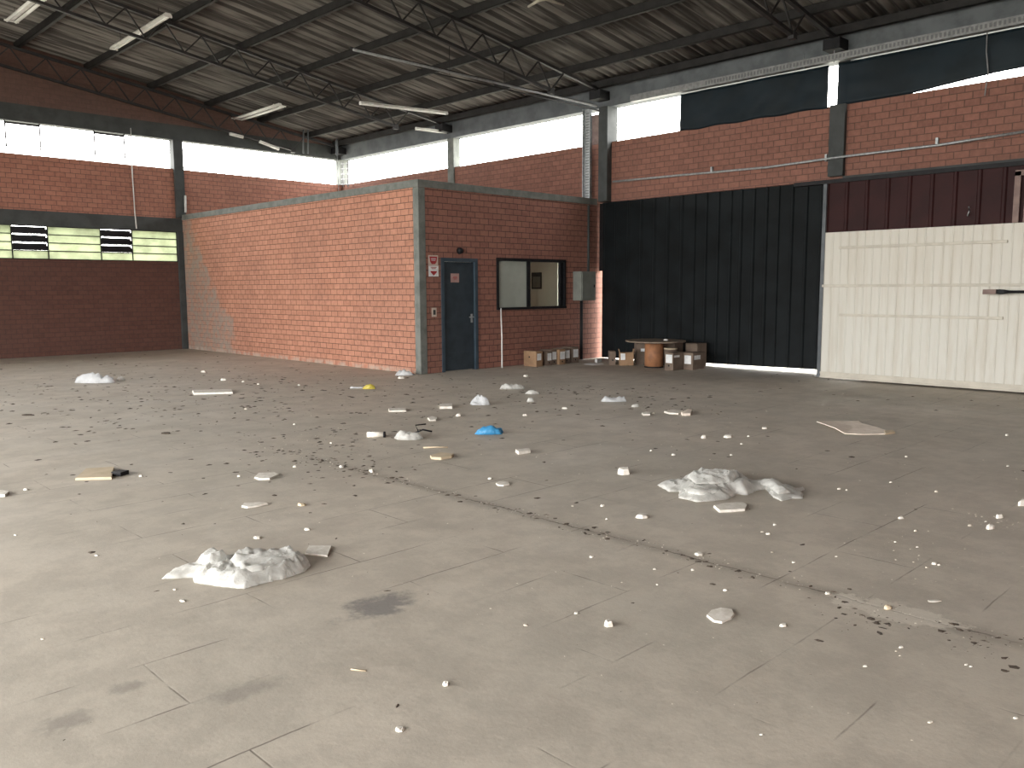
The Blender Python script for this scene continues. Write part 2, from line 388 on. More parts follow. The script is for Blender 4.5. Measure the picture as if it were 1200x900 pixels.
# ------------------------------------------------------------------ office block
t = .14
m = MB(); m.box(XO, XO+t, YO+.14, YC, 0, 3.45)
struct(m.build('wall_office_side', 'brick_o'), 'bright orange brick side wall of the office with white lime bloom at its far foot')
DX0, DX1, DZ = 10.27, 11.20, 2.18
WX0, WX1, WZ0, WZ1 = 11.72, 13.80, 1.16, 2.21
m = MB()
m.box(XO+.14, DX0, YO, YO+t, 0, 3.45); m.box(DX0, DX1, YO, YO+t, DZ, 3.45); m.box(DX1, WX0, YO, YO+t, 0, 3.45)
m.box(WX0, WX1, YO, YO+t, 0, WZ0); m.box(WX0, WX1, YO, YO+t, WZ1, 3.45); m.box(WX1, XC, YO, YO+t, 0, 3.45)
struct(m.build('wall_office_front', 'brick_of'), 'brick front wall of the office with door and window')
m = MB(); m.box(XO-.02, XO+t+.02, YO-.02, YC, 3.45, 3.585); m.box(XO+t+.02, XC, YO-.02, YO+t+.02, 3.45, 3.585)
struct(m.build('trim_6', 'conc_post'), 'grey concrete cap beam along the top of the office walls')
column(XO-.012, XO+.15, YO-.012, YO+.15, 0, 3.45, 'conc_post', 'grey green corner post of the brick office')
m = MB(); m.box(XO+t, XC, YO+2.4, YO+2.5, 0, 3.2); m.box(XC-.05, XC-.001, 13.41, YO+2.399, 0, 3.2)
struct(m.build('wall_office_inside', 'roomwall'), 'pale plaster wall inside the office')
# door
d = empty('door_1', ((DX0+DX1)/2, YO, 0), 'dark blue grey metal office door with a pink notice', 'door')
d['kind'] = 'structure'
w = (DX1-DX0)/2
m = MB(); m.box(-w, -w+.07, -.02, .10, 0, DZ); m.box(w-.07, w, -.02, .10, 0, DZ); m.box(-w+.07, w-.07, -.02, .10, DZ-.07, DZ)
m.build('door_frame', 'dframe', d)
m = MB(); m.box(-w+.075, w-.075, .03, .07, .015, DZ-.075)
for zz in (.35, 1.05, 1.72): m.box(-w+.16, w-.16, .024, .03, zz-.012, zz+.012)
leaf = m.build('door_leaf', 'door', d)
m = MB(); m.tube([(w-.13, .03, 1.04), (w-.13, -.03, 1.04), (w-.24, -.03, 1.04)], .011, 8); m.box(w-.155, w-.105, .022, .03, .93, 1.10)
m.build('handle', 'galv', leaf)
m = MB(); m.box(-.11, .10, -.002, .002, -.085, .085)
pn = m.build('paper_notice', 'pinkpaper', None, (onY(534, 324, YO).x, YO+.019, 1.80))
tag(pn, 'small pink paper notice stuck on the blue office door', 'notice')
m = MB()
for i, (a, b, z) in enumerate(((-.05, .05, .02), (-.06, .055, 0), (-.04, .04, -.02))): m.box(a, b, -.004, -.002, z-.005, z+.005)
m.build('printed_lines', 'red', pn)
# two signs left of the door
def rectthing(name, x, y, z, w, h, mat, label, cat, th=.006):
    m = MB(); m.box(-w/2, w/2, -th, 0, -h/2, h/2); o = m.build(name, mat, None, (x, y, z)); return tag(o, label, cat)
a = onY(507.5, 303, YO); s1 = rectthing('safety_sign', a.x, YO, 2.125, .23, .19, 'poster', 'upper red and white safety sign left of the office door', 'sign')
m = MB(); m.prism([(-.095, -.007, .07), (.095, -.007, .07), (.075, -.007, -.03), (.04, -.007, -.07), (-.04, -.007, -.07), (-.075, -.007, -.03)], (0, -.002, 0)); m.build('red_shield', 'red', s1)
m = MB(); m.box(-.06, .06, -.0112, -.009, .025, .035); m.box(-.05, .05, -.0112, -.009, -.005, .005); m.build('white_lines', 'label', s1)
s2 = rectthing('safety_sign', a.x+.005, YO, 1.925, .235, .20, 'label', 'lower white safety sign with red arrow left of the office door', 'sign')
m = MB(); m.prism([(-.075, -.007, .0), (.075, -.007, .0), (.075, -.007, -.02), (0, -.007, -.085), (-.075, -.007, -.02)], (0, -.002, 0)); m.build('red_arrow', 'red', s2)
m = MB()
for zz, ww in ((.07, .07), (.045, .05)): m.box(-ww, ww, -.0085, -.006, zz-.006, zz+.006)
m.build('printed_lines', 'red', s2)
a = onY(508.5, 366, YO)
sw = rectthing('switch_plate', a.x, YO, a.z, .11, .17, 'poster', 'cream switch plate on the brick between corner post and door', 'switch', .012)
m = MB(); m.box(-.028, .028, -.018, -.012, -.045, .045); m.build('rocker', 'conc', sw)
a = onY(538, 294, YO); m = MB(); m.tube([(0, 0, 0), (0, -.05, 0), (0, -.085, -.012)], [.065, .06, .035], 14)
o = m.build('wall_lamp', 'dark', None, (a.x, YO, a.z)); tag(o, 'small round dark lamp housing on the bricks above the blue door', 'lamp')
# office window
wo = empty('window_1', ((WX0+WX1)/2, YO, WZ0), 'dark framed sliding window in the office front', 'window'); wo['kind'] = 'structure'
W2_ = (WX1-WX0)/2; HH = WZ1-WZ0
m = MB(); m.box(-W2_, W2_, -.03, .12, HH-.06, HH); m.box(-W2_, W2_, -.05, .12, 0, .05); m.box(-W2_, -W2_+.05, -.03, .12, .05, HH-.06); m.box(W2_-.05, W2_, -.03, .12, .05, HH-.06)
xa = onY(619.5, 330, YO).x-(WX0+WX1)/2; xb = onY(656, 330, YO).x-(WX0+WX1)/2
m.box(xa-.045, xa+.045, -.01, .06, .05, HH-.06); m.box(xb, xb+.05, -.01, .05, .05, HH-.06)
m.build('window_frame', 'dark', wo)
m = MB(); m.box(-W2_+.05, xa-.045, .02, .026, .05, HH-.06); m.build('pane', 'frosted', wo)['label'] = 'painted over grey green pane'
m = MB(); m.box(xa+.045, xb, .02, .026, .05, HH-.06); m.build('pane', 'glass', wo)['label'] = 'clear pane'
m = MB(); m.box(xb+.05, W2_-.05, .02, .03, .05, HH-.06); m.build('pane', 'dark', wo)['label'] = 'black sheet standing in for the shaded window gap'  # opaque black sheet paints in the shade of the gap beside the panes
# notices inside, a small crumpled bag on the sill
a = onX(629, 329, XC-.052)
nt_ = rectthing('wall_notice', a.x, a.y, a.z, .34, .40, 'conc', 'dark bordered notice on the pale wall seen through the office window', 'notice')
m = MB(); m.box(-.12, .12, -.009, -.006, -.16, .10); m.build('paper', 'greybox', nt_); nt_.rotation_euler.z = -P2

# meter box and its pipes
mb = empty('meter_box', (14.30, YO-.01, 1.32), 'grey green metal meter box on the office front near the gate', 'meter box')
m = MB(); m.box(-.25, .25, -.24, 0, 0, .64, bev=.012); m.build('body', 'greybox', mb)
m = MB(); m.box(-.225, .225, -.256, -.241, .025, .615, bev=.004); dd = m.build('door', 'greybox', mb)
m = MB(); m.box(.16, .19, -.268, -.256, .29, .35); m.build('latch', 'dark', dd)
m = MB(); m.tube([(-.05, -.08, 0), (-.05, -.08, -1.31)], .035, 10); m.build('down_pipe', 'dark', mb)
m = MB(); m.tube([(.18, -.08, .64), (.18, -.08, 2.1)], .028, 10); m.build('riser_pipe', 'conc', mb)

# white pole leaning at the window
pa, pb = Vector((11.80, YO-.045, 1.20)), fl(588.3, 432)
m = MB(); m.tube([pb+Vector((0, 0, .014)), (pa+pb)/2+Vector((.004, -.01, 0)), pa], .014, 10)
o = m.build('leaning_pole', 'white'); tag(o, 'thin white pole leaning against the office window sill', 'pole')

# ------------------------------------------------------------------ louvre window in the end wall
lw = empty('window_2', (7.5, YC, 2.35), 'long louvre window with green panes in the dark end wall', 'window'); lw['kind'] = 'structure'
zb, zt = 2.355, 3.135; rows = 4; rh = (zt-zb)/rows
bays = [(1.9, 3.05, 0), (3.1, 3.85, 1), (3.9, 5.10-.0, 0), (5.14, 5.655, 0), (5.67, 6.43, 1), (6.445, 7.645, 0), (7.66, 8.415, 1), (8.43, 9.585, 0)]
m = MB()
for x0, x1, op in bays:
    m.box(x0-.012-7.5, x0+.008-7.5, -.02, .03, 0, zt-zb)
m.box(9.585-7.5, 9.60-7.5, -.02, .03, 0, zt-zb)
for r in range(rows+1): m.box(1.9-7.5, 9.6-7.5, -.015, .025, r*rh-.008, r*rh+.010)
fr = m.build('window_frame', 'dark', lw)
for x0, x1, op in bays:
    for r in range(rows):
        z0 = r*rh; z1 = (r+1)*rh; m = MB()
        if op and r > 0:   # tilted blade, seen as dark edge with sky above
            cz = (z0+z1)/2
            m.bar((x0+.01-7.5, .03, cz+.008), (x1-.02-7.5, .03, cz+.008), .17, .012, up=(0, .75, .66))
            m.bar((x0-7.5, -.05, cz-.03), (x1-.004-7.5, -.05, cz-.03), .03, .115)
            o = m.build('louvre_blade', 'dark', lw); o['label'] = 'open dark louvre blade'
        else:
            m.box(x0-7.5, x1+.01-7.5, 0, .005, z0+.001, z1-.001); m.build('pane', 'greenpane', lw)
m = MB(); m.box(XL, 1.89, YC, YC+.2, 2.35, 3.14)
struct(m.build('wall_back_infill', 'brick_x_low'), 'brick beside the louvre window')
# steel sashes in the clerestory of the end wall
for i, (x0, x1) in enumerate(((5.70, 6.46), (7.66, 8.41))):
    m = MB(); wv_ = x1-x0
    m.box(0, wv_, 0, .02, -.07, -.02); m.box(0, .03, 0, .02, -.60, 0); m.box(wv_-.03, wv_, 0, .02, -.60, 0); m.box(0, wv_, 0, .02, -.61, -.585); m.box(0, wv_, 0, .02, -.2, -.19); m.box(0, wv_, 0, .02, -.4, -.39)
    o = m.build('window_sash', 'steel', None, (x0, YC+.05, HEAD)); tag(o, ('thin steel sash at the far left of the end wall clerestory', 'thin steel sash midway along the left clerestory bay')[i], 'window sash')

# ------------------------------------------------------------------ roof steel
def truss(Y, label, left=True):
    t = empty('roof_truss', (RX, Y, 0), label, 'truss', 'lattice roof trusses')
    for sg in (1, -1):
        X = lambda x: (x-RX)*sg
        a = (X(RX), 0, chord(RX)-.03); xe_ = 14.78 if sg > 0 else 2*RX-XL-.1; b = (X(xe_), 0, chord(xe_)-.03)
        MB().bar(a, b, .07, .06).build('top_chord', 'steel', t)
        e = 13.06 if sg > 0 else 2*RX-XL-.2
        MB().bar((X(RX), 0, chord(RX)-.51), (X(e), 0, chord(e)-.51), .07, .055).build('bottom_chord', 'steel', t)
        if sg < 0: continue
        m = MB(); m.box(X(e)-.06, X(e)+.06, -.05, .05, chord(e)-.58, chord(e)-.47); m.build('end_plate', 'steel', t)
        m = MB(); m.box(X(14.45), X(14.79), -.15, .15, chord(14.6)-.24, chord(14.6)-.06); m.build('seat_block', 'dark', t)
        x = e
        while x > RX+.4:
            for u in (x+.38, x-.38):
                if u > 14.7 or u < RX: continue
                MB().bar((X(x), 0, chord(x)-.5), (X(u), 0, chord(u)-.05), .026, .026, up=(0, 1, 0)).build('web_bar', 'steel', t)
            x -= .76
        MB().bar((X(14.2), 0, chord(14.2)-.05), (X(13.44), 0, chord(13.44)-.4+.38), .02).build('web_bar', 'steel', t)
    return t
for Y, lab in ((22.22, 'dark lattice truss close to the brick gable'), (17.28, 'dark lattice truss crossing above the middle of the office'),
               (12.02, 'dark lattice truss meeting the long wall at the office front column'), (6.75, 'dark lattice truss in the shade above the tarpaulins'), (1.5, 'dark lattice truss over the camera side of the hall')):
    truss(Y, lab)
PUR = [14.55, 13.60, 12.07, 10.54, 9.02, 7.51, 6.00, 4.5]
plab = ['edge roof purlin right above the long ring beam', 'roof purlin first in from the long ring beam', 'roof purlin second in from the long ring beam', 'roof purlin third in from the long ring beam', 'roof purlin fourth in from the long ring beam', 'roof purlin fifth in, above the middle strip light', 'roof purlin sixth in, beside the far left strip light', 'roof purlin next to the ridge']
for i, X in enumerate(PUR):
    m = MB(); hgt = SHEET-.04; L0, L1 = YF, YC
    # cold formed channel: web and two flanges
    m.box(-.006, .006, L0, L1, 0, hgt); m.box(-.006, .075, L0, L1, 0, .007); m.box(-.006, .075, L0, L1, hgt-.007, hgt); m.box(.068, .075, L0, L1, .007, .03)
    o = m.build('roof_purlin', 'purlin', None, (X, 0, chord(X)-.005)); tag(o, plab[i], 'purlin', 'roof purlins')
m = MB()
for k in range(1, 8):
    X = RX-1.5*k; m.box(X-.04, X+.04, YF, YC, chord(X), chord(X)+SHEET-.04)
struct(m.build('trim_7', 'purlin'), 'purlins on the far roof slope')

# strip lights
def striplight(a, b, width, label, tubes=2, drop=0, mat='white', grp='fluorescent strip lights'):
    a, b = Vector(a), Vector(b); c = (a+b)/2; L = (b-a).length; ang = math.atan2(b.y-a.y, b.x-a.x)
    t = empty('strip_light', c, label, 'lamp', grp, ang)
    tilt = math.asin(max(-1, min(1, (b.z-a.z)/L)))
    t.rotation_euler = (0, -tilt, ang)
    hw_ = width*(.35 if tubes == 2 else 1)
    m = MB(); m.prism([(-L/2, -hw_/2, .0), (-L/2, -hw_*.3, .045), (-L/2, hw_*.3, .045), (-L/2, hw_/2, 0)], (L, 0, 0)); m.build('housing', mat, t)
    for k in range(tubes):
        y = (k-(tubes-1)/2)*width*.62
        MB().tube([(-L/2+.03, y, -.022), (L/2-.03, y, -.022)], .014 if tubes == 1 else .032, 10).build('tube', 'tube', t)
    for s_ in (-1, 1): MB().box(s_*(L/2-.02)-.015, s_*(L/2-.02)+.015, -width/2, width/2, -.03, 0).build('lamp_holder', 'white', t)
    if drop:
        m = MB()
        for s_ in (-1, 1): m.tube([(s_*L*.35, 0, .04), (s_*L*.35, 0, .04+drop)], .005, 6)
        m.build('hanger', 'dark', t)
    return t
z = 7.02; a = fl(13, 24, z); b = fl(46, -3, z)
striplight(a, b, .26, 'double fluorescent strip light at the top left corner', 2, .15)
z = 6.75; a = fl(133, 57, z); b = fl(197, 18, z)
striplight(a, b, .16, 'single fluorescent strip light hanging above the left clerestory', 1, .2)
z = 6.28; a = fl(278, 139, z); b = fl(328, 123, z)
striplight(a, b, .36, 'wide short fluorescent light close to the back ring beam', 2, .1)
a = onY(422, 121, 16.4); b = onY(524, 133, 16.4)
striplight(a, b, .09, 'long thin strip light slanting above the office', 1, .0)
a = onY(269, 157, 22.2); b = onY(285, 161, 22.2); striplight(a, b, .06, 'tiny white strip light on the end ring beam, further left of two', 1)
a = onY(304, 166, 22.2); b = onY(327, 175, 22.2); striplight(a, b, .06, 'tiny white strip light on the end ring beam, further right of two', 1)
a = onY(487, 151, 17.3); b = onY(523, 155, 17.3); striplight(a, b, .06, 'short faint strip light under the roof near the middle clerestory post', 1)

# conduits under the roof along the truss line
for k, (dy, dz, x0) in enumerate(((0, 0, 8.3), (.09, .05, 8.3), (-.06, -.10, 9.6))):
    m = MB(); m.tube([(x0, 12.1+dy, 5.55+dz), (14.62, 12.1+dy, 5.55+dz)], (.024, .016, .014)[k], 8)
    o = m.build('conduit_pipe', 'tray' if k == 0 else 'purlin'); tag(o, ('thickest galvanised conduit of the bundle under the truss', 'upper thin conduit of the bundle under the truss', 'lower thin conduit of the bundle under the truss')[k], 'pipe', 'conduits along the truss')
for xx in (10.4, 11.8, 13.2):
    m = MB(); m.tube([(xx, 12.1, 5.5), (xx, 12.1, chord(xx)-.5)], .006, 6); o = m.build('hanger_rod', 'dark')
    tag(o, 'thin rod holding the conduit bundle under the truss', 'rod', 'conduit hanger rods')
# loose pale strap on the sheets, top of the picture
a = fl(619, 8, 6.35); b = fl(632, 0, 6.40); c = fl(640, -1, 6.42); d_ = fl(661, 6, 6.36)
m = MB(); m.tube([a, b, c, d_], [.02, .03, .028, .015], 7); o = m.build('loose_strap', 'branch'); tag(o, 'pale loose strap dangling under the roof at the top centre', 'strap')

# hanging rods and wires near the corner
def wire(pts, r, name, label, cat, mat='galv', grp=None):
    m = MB(); m.tube(pts, r, 7); return tag(m.build(name, mat), label, cat, grp)
for k, x in enumerate((355.5, 361)):
    wire([onY(x, 152, 21.9), onY(x, 180, 21.9)], .022, 'hanger_rod', ('left', 'right')[k]+' rod of the pale pair hanging near the end ring beam', 'rod', 'conc_pale')
wire([onY(394.5, 163, 20.6), onY(395, 182, 20.6)], .035, 'junction_sleeve', 'pale sleeve at the top of the wire in the far corner', 'sleeve', 'conc_pale')
wire([onY(395, 182, 20.6), onY(397, 227, 20.6)], .010, 'hanging_wire', 'thin pale wire hanging in the far corner', 'wire', 'galv')
for k, x in enumerate((401.5, 407.5)):
    m = MB(); a = onX(x, 189, XC-.12); b = onX(x+.5, 219, XC-.12); m.tube([a, b], .022, 6)
    for j in range(5): 
        q = a.lerp(b, (j+.5)/5); m.box(q.x-.04, q.x+.04, q.y-.05, q.y+.05, q.z-.012, q.z+.012)
    tag(m.build('bracket_rod', 'tray'), ('left', 'right')[k]+' notched rod standing in the far clerestory corner', 'rod')
wire([onY(153, 150, YC-.03), onY(154.5, 195, YC-.03), onY(158, 250, YC-.03), onY(160, 268, YC-.06)], .016, 'wall_conduit', 'thin pale conduit dropping down the left brick wall', 'pipe', 'white')
wire([onY(217, 229, YC-.1), onY(217.5, 249, YC-.1)], .03, 'pipe_stub', 'short white pipe stub beside the dark wall column', 'pipe', 'white')
wire([onX(1157, 34, XC-.15), onX(1156, 60, XC-.12), onX(1158, 84, XC-.08), onX(1154, 112, XC-.06)], .010, 'hanging_wire', 'grey wire dangling in front of the right tarpaulin', 'wire', 'tray')
# vertical cable tray with rungs beside the column
ct = empty('cable_tray', (XC-.14, 12.42, 2.95), 'pale vertical cable tray beside the dark gate column', 'cable tray')
m = MB(); m.box(-.02, .0, -.10, .10, 0, 2.6); m.box(-.07, 0, -.11, -.095, 0, 2.6); m.box(-.07, 0, .095, .11, 0, 2.6); m.build('channel', 'galv', ct)
m = MB()
for k in range(42): m.box(-.0225, -.02, -.05, .05, .03+k*.06, .05+k*.06)
m.build('slots', 'traydark', ct)['kind'] = 'stuff'
# horizontal cable tray along the ring beam
ct = empty('cable_tray', (XC-.28, 2.6, 5.49), 'long perforated cable tray running under the long ring beam above the tarpaulins', 'cable tray')
m = MB(); m.box(-.012, 0, -8.5, 8.55, 0, .13); m.box(.0, .12, -8.5, 8.55, .0, .006); m.build('channel', 'tray', ct)
m = MB()
for k in range(150): m.box(-.0145, -.012, -3.0+k*.065, -2.965+k*.065, .035, .1)
m.build('slots', 'traydark', ct)['kind'] = 'stuff'
for i, Y in enumerate((7.3, 6.75)):
    m = MB(); m.tube([(0, -4.6+Y+2, 0-.03), (0, -4.6+Y+2, .22)], .012, 6); m.build('bracket', 'galv', ct)

# galvanised pipe along the bricks
ps = [onX(718, 213, XC-.05), onX(790, 206, XC-.05), onX(900, 196, XC-.05), onX(984, 184, XC-.14), onX(1100, 170, XC-.06), onX(1215, 152, XC-.05)]
pp = empty('brick_conduit', ps[0], 'galvanised pipe clipped along the long brick wall above the gates', 'pipe')
m = MB(); m.tube([q-ps[0] for q in ps], .022, 10); m.build('pipe', 'galv', pp)
for x, y in ((834, 201), (968, 187), (1098, 168)):
    q = onX(x, y, XC-.05)-ps[0]; m = MB(); m.box(q.x-.02, q.x+.04, q.y-.02, q.y+.02, q.z-.03, q.z+.09); m.build('clip', 'galv', pp)

# ------------------------------------------------------------------ tarpaulins
def tarp(y0, y1, zbf, label, seed):
    m = MB(); bm = m.bm; nx, nz_ = 60, 12; prev = None
    for i in range(nx+1):
        y = y0+(y1-y0)*i/nx; zb_ = zbf(y); row = []
        for j in range(nz_+1):
            v = j/nz_; zz = zb_+(HEAD-.04-zb_)*v
            dx = .05*noise.noise(Vector((y*1.3+seed, zz*1.1, seed)))+.02*noise.noise(Vector((y*5+zz*3, zz*5, seed)))
            row.append(bm.verts.new((XC-.035+dx*.6, y, zz)))
        if prev:
            for j in range(nz_):
                f = bm.faces.new((prev[j], prev[j+1], row[j+1], row[j])); f.smooth = True
        prev = row
    o = m.build('tarpaulin', 'tarp'); md = o.modifiers.new('t', 'SOLIDIFY'); md.thickness = .006
    return tag(o, label, 'tarpaulin')
tarp(6.95, 10.06, lambda y: SILL-.02+.012*math.sin(y*7), 'dark blue tarpaulin closing the clerestory left of the dark column', 3)
tarp(-5.8, 6.78, lambda y: SILL-.01+(0 if y > 5.5 else min(.12, (5.5-y)*.09)), 'dark tarpaulin right of the column with light showing along its lower edge', 9)
m = MB(); m.box(XC+.02, XC+.03, 12.2, 12.45, SILL, HEAD-.1); 
tag(m.build('clerestory_slat', 'brownpost'), 'narrow brown slat in the bright gap beside the gate column', 'slat')

# ------------------------------------------------------------------ black gate
def ribbed(m, x, y0, y1, z0, z1, pitch, d, flat=.6, z0b=None):
    bm = m.bm; n = max(1, int(round((y1-y0)/pitch))); p = (y1-y0)/n; pts = []
    for i in range(n):
        b = y0+i*p
        pts += [(b, 0), (b+p*flat, 0), (b+p*(flat+.06), d), (b+p*.94, d)]
    pts.append((y1, 0)); z0b = z0 if z0b is None else z0b
    lo = []; hi = []
    for y, dx in pts:
        zz = z0+(z0b-z0)*(y-y0)/(y1-y0); lo.append(bm.verts.new((x-dx, y, zz))); hi.append(bm.verts.new((x-dx, y, z1)))
    for i in range(len(pts)-1): bm.faces.new((lo[i], lo[i+1], hi[i+1], hi[i]))
    return m
GX = XC+.09
g = empty('sliding_gate', (GX, 9.5, 0), 'large black corrugated steel gate closing the bay beside the office', 'gate')
def gpart(nm, mat, fn, sol=.01):
    m = MB(); fn(m); o = m.build(nm, mat, g)
    if sol: md = o.modifiers.new('t', 'SOLIDIFY'); md.thickness = sol; md.offset = 1
    return o
ys = [6.25, 7.9, 8.67, 9.75, 12.13]
for i in range(4):
    gpart('gate_panel', 'gate', lambda m, i=i: ribbed(m, -.012*(i % 2), ys[i]-9.5-.02, ys[i+1]-9.5+.02, .075-.06*(ys[i]-6.3)/5.83, 3.495, .27 if i != 3 else .37, .022, .8, .075-.06*(ys[i+1]-6.3)/5.83))
gpart('gate_frame', 'dark', lambda m: (m.box(.03, .08, 6.25-9.5, 12.13-9.5, 3.42, 3.495), m.box(.03, .08, 12.06-9.5, 12.13-9.5, .06, 3.42), m.box(.03, .08, 6.25-9.5, 12.06-9.5, 1.7, 1.76)), 0)
m = MB(); m.box(XC+.11, XC+.14, 12.135, 12.275, 1.98, 3.49)  # added cover that keeps daylight out of the upper slit
tag(m.build('light_block_plate', 'dark'), 'added dark plate blocking light in the upper slit between black gate and office', 'plate')

# ------------------------------------------------------------------ white and maroon gate leaf, hung inside
PX = 14.10; y0, y1 = -1.2, 6.60
g = empty('sliding_gate', (PX, y1, 0), 'sliding gate leaf clad in dirty white sheet below and maroon sheet above', 'gate')
def L(y): return y-y1
gpart('maroon_sheet', 'maroon', lambda m: ribbed(m, .0, L(y0), L(y1)-.01, 2.40, 3.36, .34, .022, .78))['label'] = 'maroon corrugated upper sheet'
gpart('white_sheet', 'panel', lambda m: ribbed(m, -.035, L(y0), L(y1)-.05, .13, 2.52, .135, .006, .84))['label'] = 'dirty white ribbed lower sheet'
m = MB(); m.box(-.065, .03, -.06, .0, .03, 3.34); m.build('edge_post', 'conc_pale', g)['label'] = 'pale vertical edge post'
m = MB()
m.box(-.075, .03, L(y0), -.06, .03, .055); m.box(-.055, .03, L(y0), -.06, .055, .10); m.box(-.07, .03, L(y0), -.06, .10, .135)
m.build('bottom_rail', 'stiff', g)
for za, ya, yb in ((2.255, 3.74, 6.29), (1.615, y0, 6.56), (1.12, 3.74, 6.24)):
    m = MB(); m.box(-.075, -.042, L(ya), L(yb), za-.022, za+.022, bev=.006); m.build('stiffener', 'stiff', g)
m = MB(); m.box(-.06, -.02, L(3.42), L(3.56), 2.525, 3.26); m.box(-.06, -.02, L(3.62), L(3.70), 2.525, 3.26); m.box(-.06, -.02, L(3.42), L(3.70), 3.2, 3.28)
m.build('guide_post', 'brownpost', g)['label'] = 'faded brown guide post above the white sheet'
m = MB(); m.tube([(-.06, L(4.30), 2.80), (-.075, L(4.28), 2.73), (-.06, L(4.31), 2.66)], .012, 7); m.build('hook', 'galv', g)
m = MB(); m.box(-.05, .1, L(y0), .55, 3.345, 3.41); m.build('hanging_rail', 'dark', g)
lb = empty('latch_bar', (PX-.27, 3.99, 1.514), 'black latch bar with pale bracket reaching across the white gate', 'latch')
m = MB(); m.tube([(-.0, -.32, 0), (-.0, -2.2, 0)], .022, 10); m.build('bar', 'dark', lb)
m = MB(); m.box(-.035, .19, -.20, -.02, -.035, .035, bev=.006); m.build('bracket', 'brownpost', lb)
m = MB(); m.tube([(0, -.18, 0), (0, -.24, 0), (0, -.30, 0), (0, -.36, 0)], [.025, .04, .035, .022], 10); m.box(-.045, -.036, -.31, -.25, -.02, .02); m.build('coupling', 'dark', lb)

# ------------------------------------------------------------------ cardboard boxes
def cbox(x, y, w, dpt, h, rz, mat, label, cat='box', spine=None, hole=None, flaps=False, tape=None, name='cardboard_box', z=0, grp=None):
    """axis box with its front-left corner at x,y; spine = label on the -Y face, hole = finger hole"""
    t = empty(name, (x, y, z), label, cat, grp, rz)
    m = MB()
    if flaps:
        k = .006; m.box(0, w, 0, k, 0, h); m.box(0, w, dpt-k, dpt, 0, h); m.box(0, k, k, dpt-k, 0, h); m.box(w-k, w, k, dpt-k, 0, h); m.box(0, w, 0, dpt, 0, k)
        m.build('body', mat, t)
        for sx in (0, 1):
            m = MB(); x_ = sx*w; o_ = (-1, 1)[sx]*w*.06
            m.prism([(x_, 0, h), (x_, dpt, h), (x_+o_, dpt, h+.07), (x_+o_, 0, h+.07)], (0, 0, .005)); m.build('flap', mat, t)
    else:
        m.box(0, w, 0, dpt, 0, h, bev=.005); m.build('body', mat, t)
        m = MB(); m.box(-.002, w+.002, dpt*.02, dpt*.98, h-.055, h-.05); m.box(w*.02, w*.98, dpt*.02, dpt*.98, h, h+.004); m.build('lid_seam', mat, t)
    if spine:
        u0, u1, v0, v1 = spine
        m = MB(); m.box(w*u0, w*u1, -.004, -.001, h*v0, h*v1); m.build('paper_label', 'label', t)
    if hole:
        ax, u, v = hole; m = MB()
        if ax == 'y': m.tube([(w*u, -.004, h*v), (w*u, .0, h*v)], .018, 12)
        else: m.tube([(-.004, dpt*u, h*v), (.0, dpt*u, h*v)], .018, 12)
        m.build('finger_hole', 'dark', t)
    if tape:
        ax, a0, a1, b0, b1 = tape; m = MB()
        if ax == 'x': m.box(-.004, -.001, dpt*a0, dpt*a1, h*b0, h*b1)
        else: m.box(w*a0, w*a1, -.004, -.001, h*b0, h*b1)
        m.build('side_label', 'label', t)
    return t
q = fl(628.5, 430)          # near corner of the first box
cbox(q.x, q.y, .19, .36, .31, 0, 'box', 'brown archive box with bare side, leftmost of the row along the office wall', spine=(.12, .75, .42, .86), hole=('x', .55, .62), name='archive_box', grp='archive boxes along the office wall')
r0 = q+Vector((.30, .05, 0))
lab = ['second from the left', 'third from the left', 'fourth and brightest label', 'fifth from the left', 'rightmost']
for i, (px, wv_, hh, dy) in enumerate(((641.5, .17, .29, .0), (647.5, .17, .31, .02), (653.5, .20, .31, -.04), (661.5, .22, .32, .02), (672.0, .22, .33, .03))):
    yy = q.y+.02+dy; xx = onY(641.5, 426, q.y).x if i == 0 else xe_+(.012, .012, .012, .08)[i-1]; xe_ = xx+wv_-.01
    cbox(xx, yy, wv_-.01, .34, hh, 0, 'box2' if i != 2 else 'box', 'archive box by the office wall, '+lab[i]+(' of the row' if i < 3 else ''), spine=(.15, .9, .36, .88), hole=('y', .5, .2), name='archive_box', grp='archive boxes along the office wall')
# heap by the black gate
def near(px, py): return fl(px, py)
def dep(v): return v.dot(FW)-H*FW.z*0
def mpp(v): return (v-Vector((0, 0, H))).dot(FW)/F
def hp(v, px): return px*mpp(v)
def frontbox(x0, x1, ytop, ybase, dpt, mat, label, rz=TH-math.pi/2, **k):
    a = near(x0, ybase); b = near(x1, ybase); w = (b-a).length; h = hp(a, ybase-ytop)
    return cbox(a.x, a.y, w, dpt, h, rz, mat, label, **k)
frontbox(714.5, 721.5, 412, 427.5, .3, 'box2', 'narrow grey brown box standing left of the heap by the black gate', hole=('y', .5, .35), name='archive_box')
frontbox(726.5, 742.5, 413.5, 428.5, .2, 'box', 'open pale brown box with a white label by the black gate', flaps=True, spine=(.05, .38, .45, .95))
frontbox(745.5, 757, 402.8, 427.0, .3, 'box2', 'tall brown box under the round table top', tape=('y', .45, .85, .62, .76))
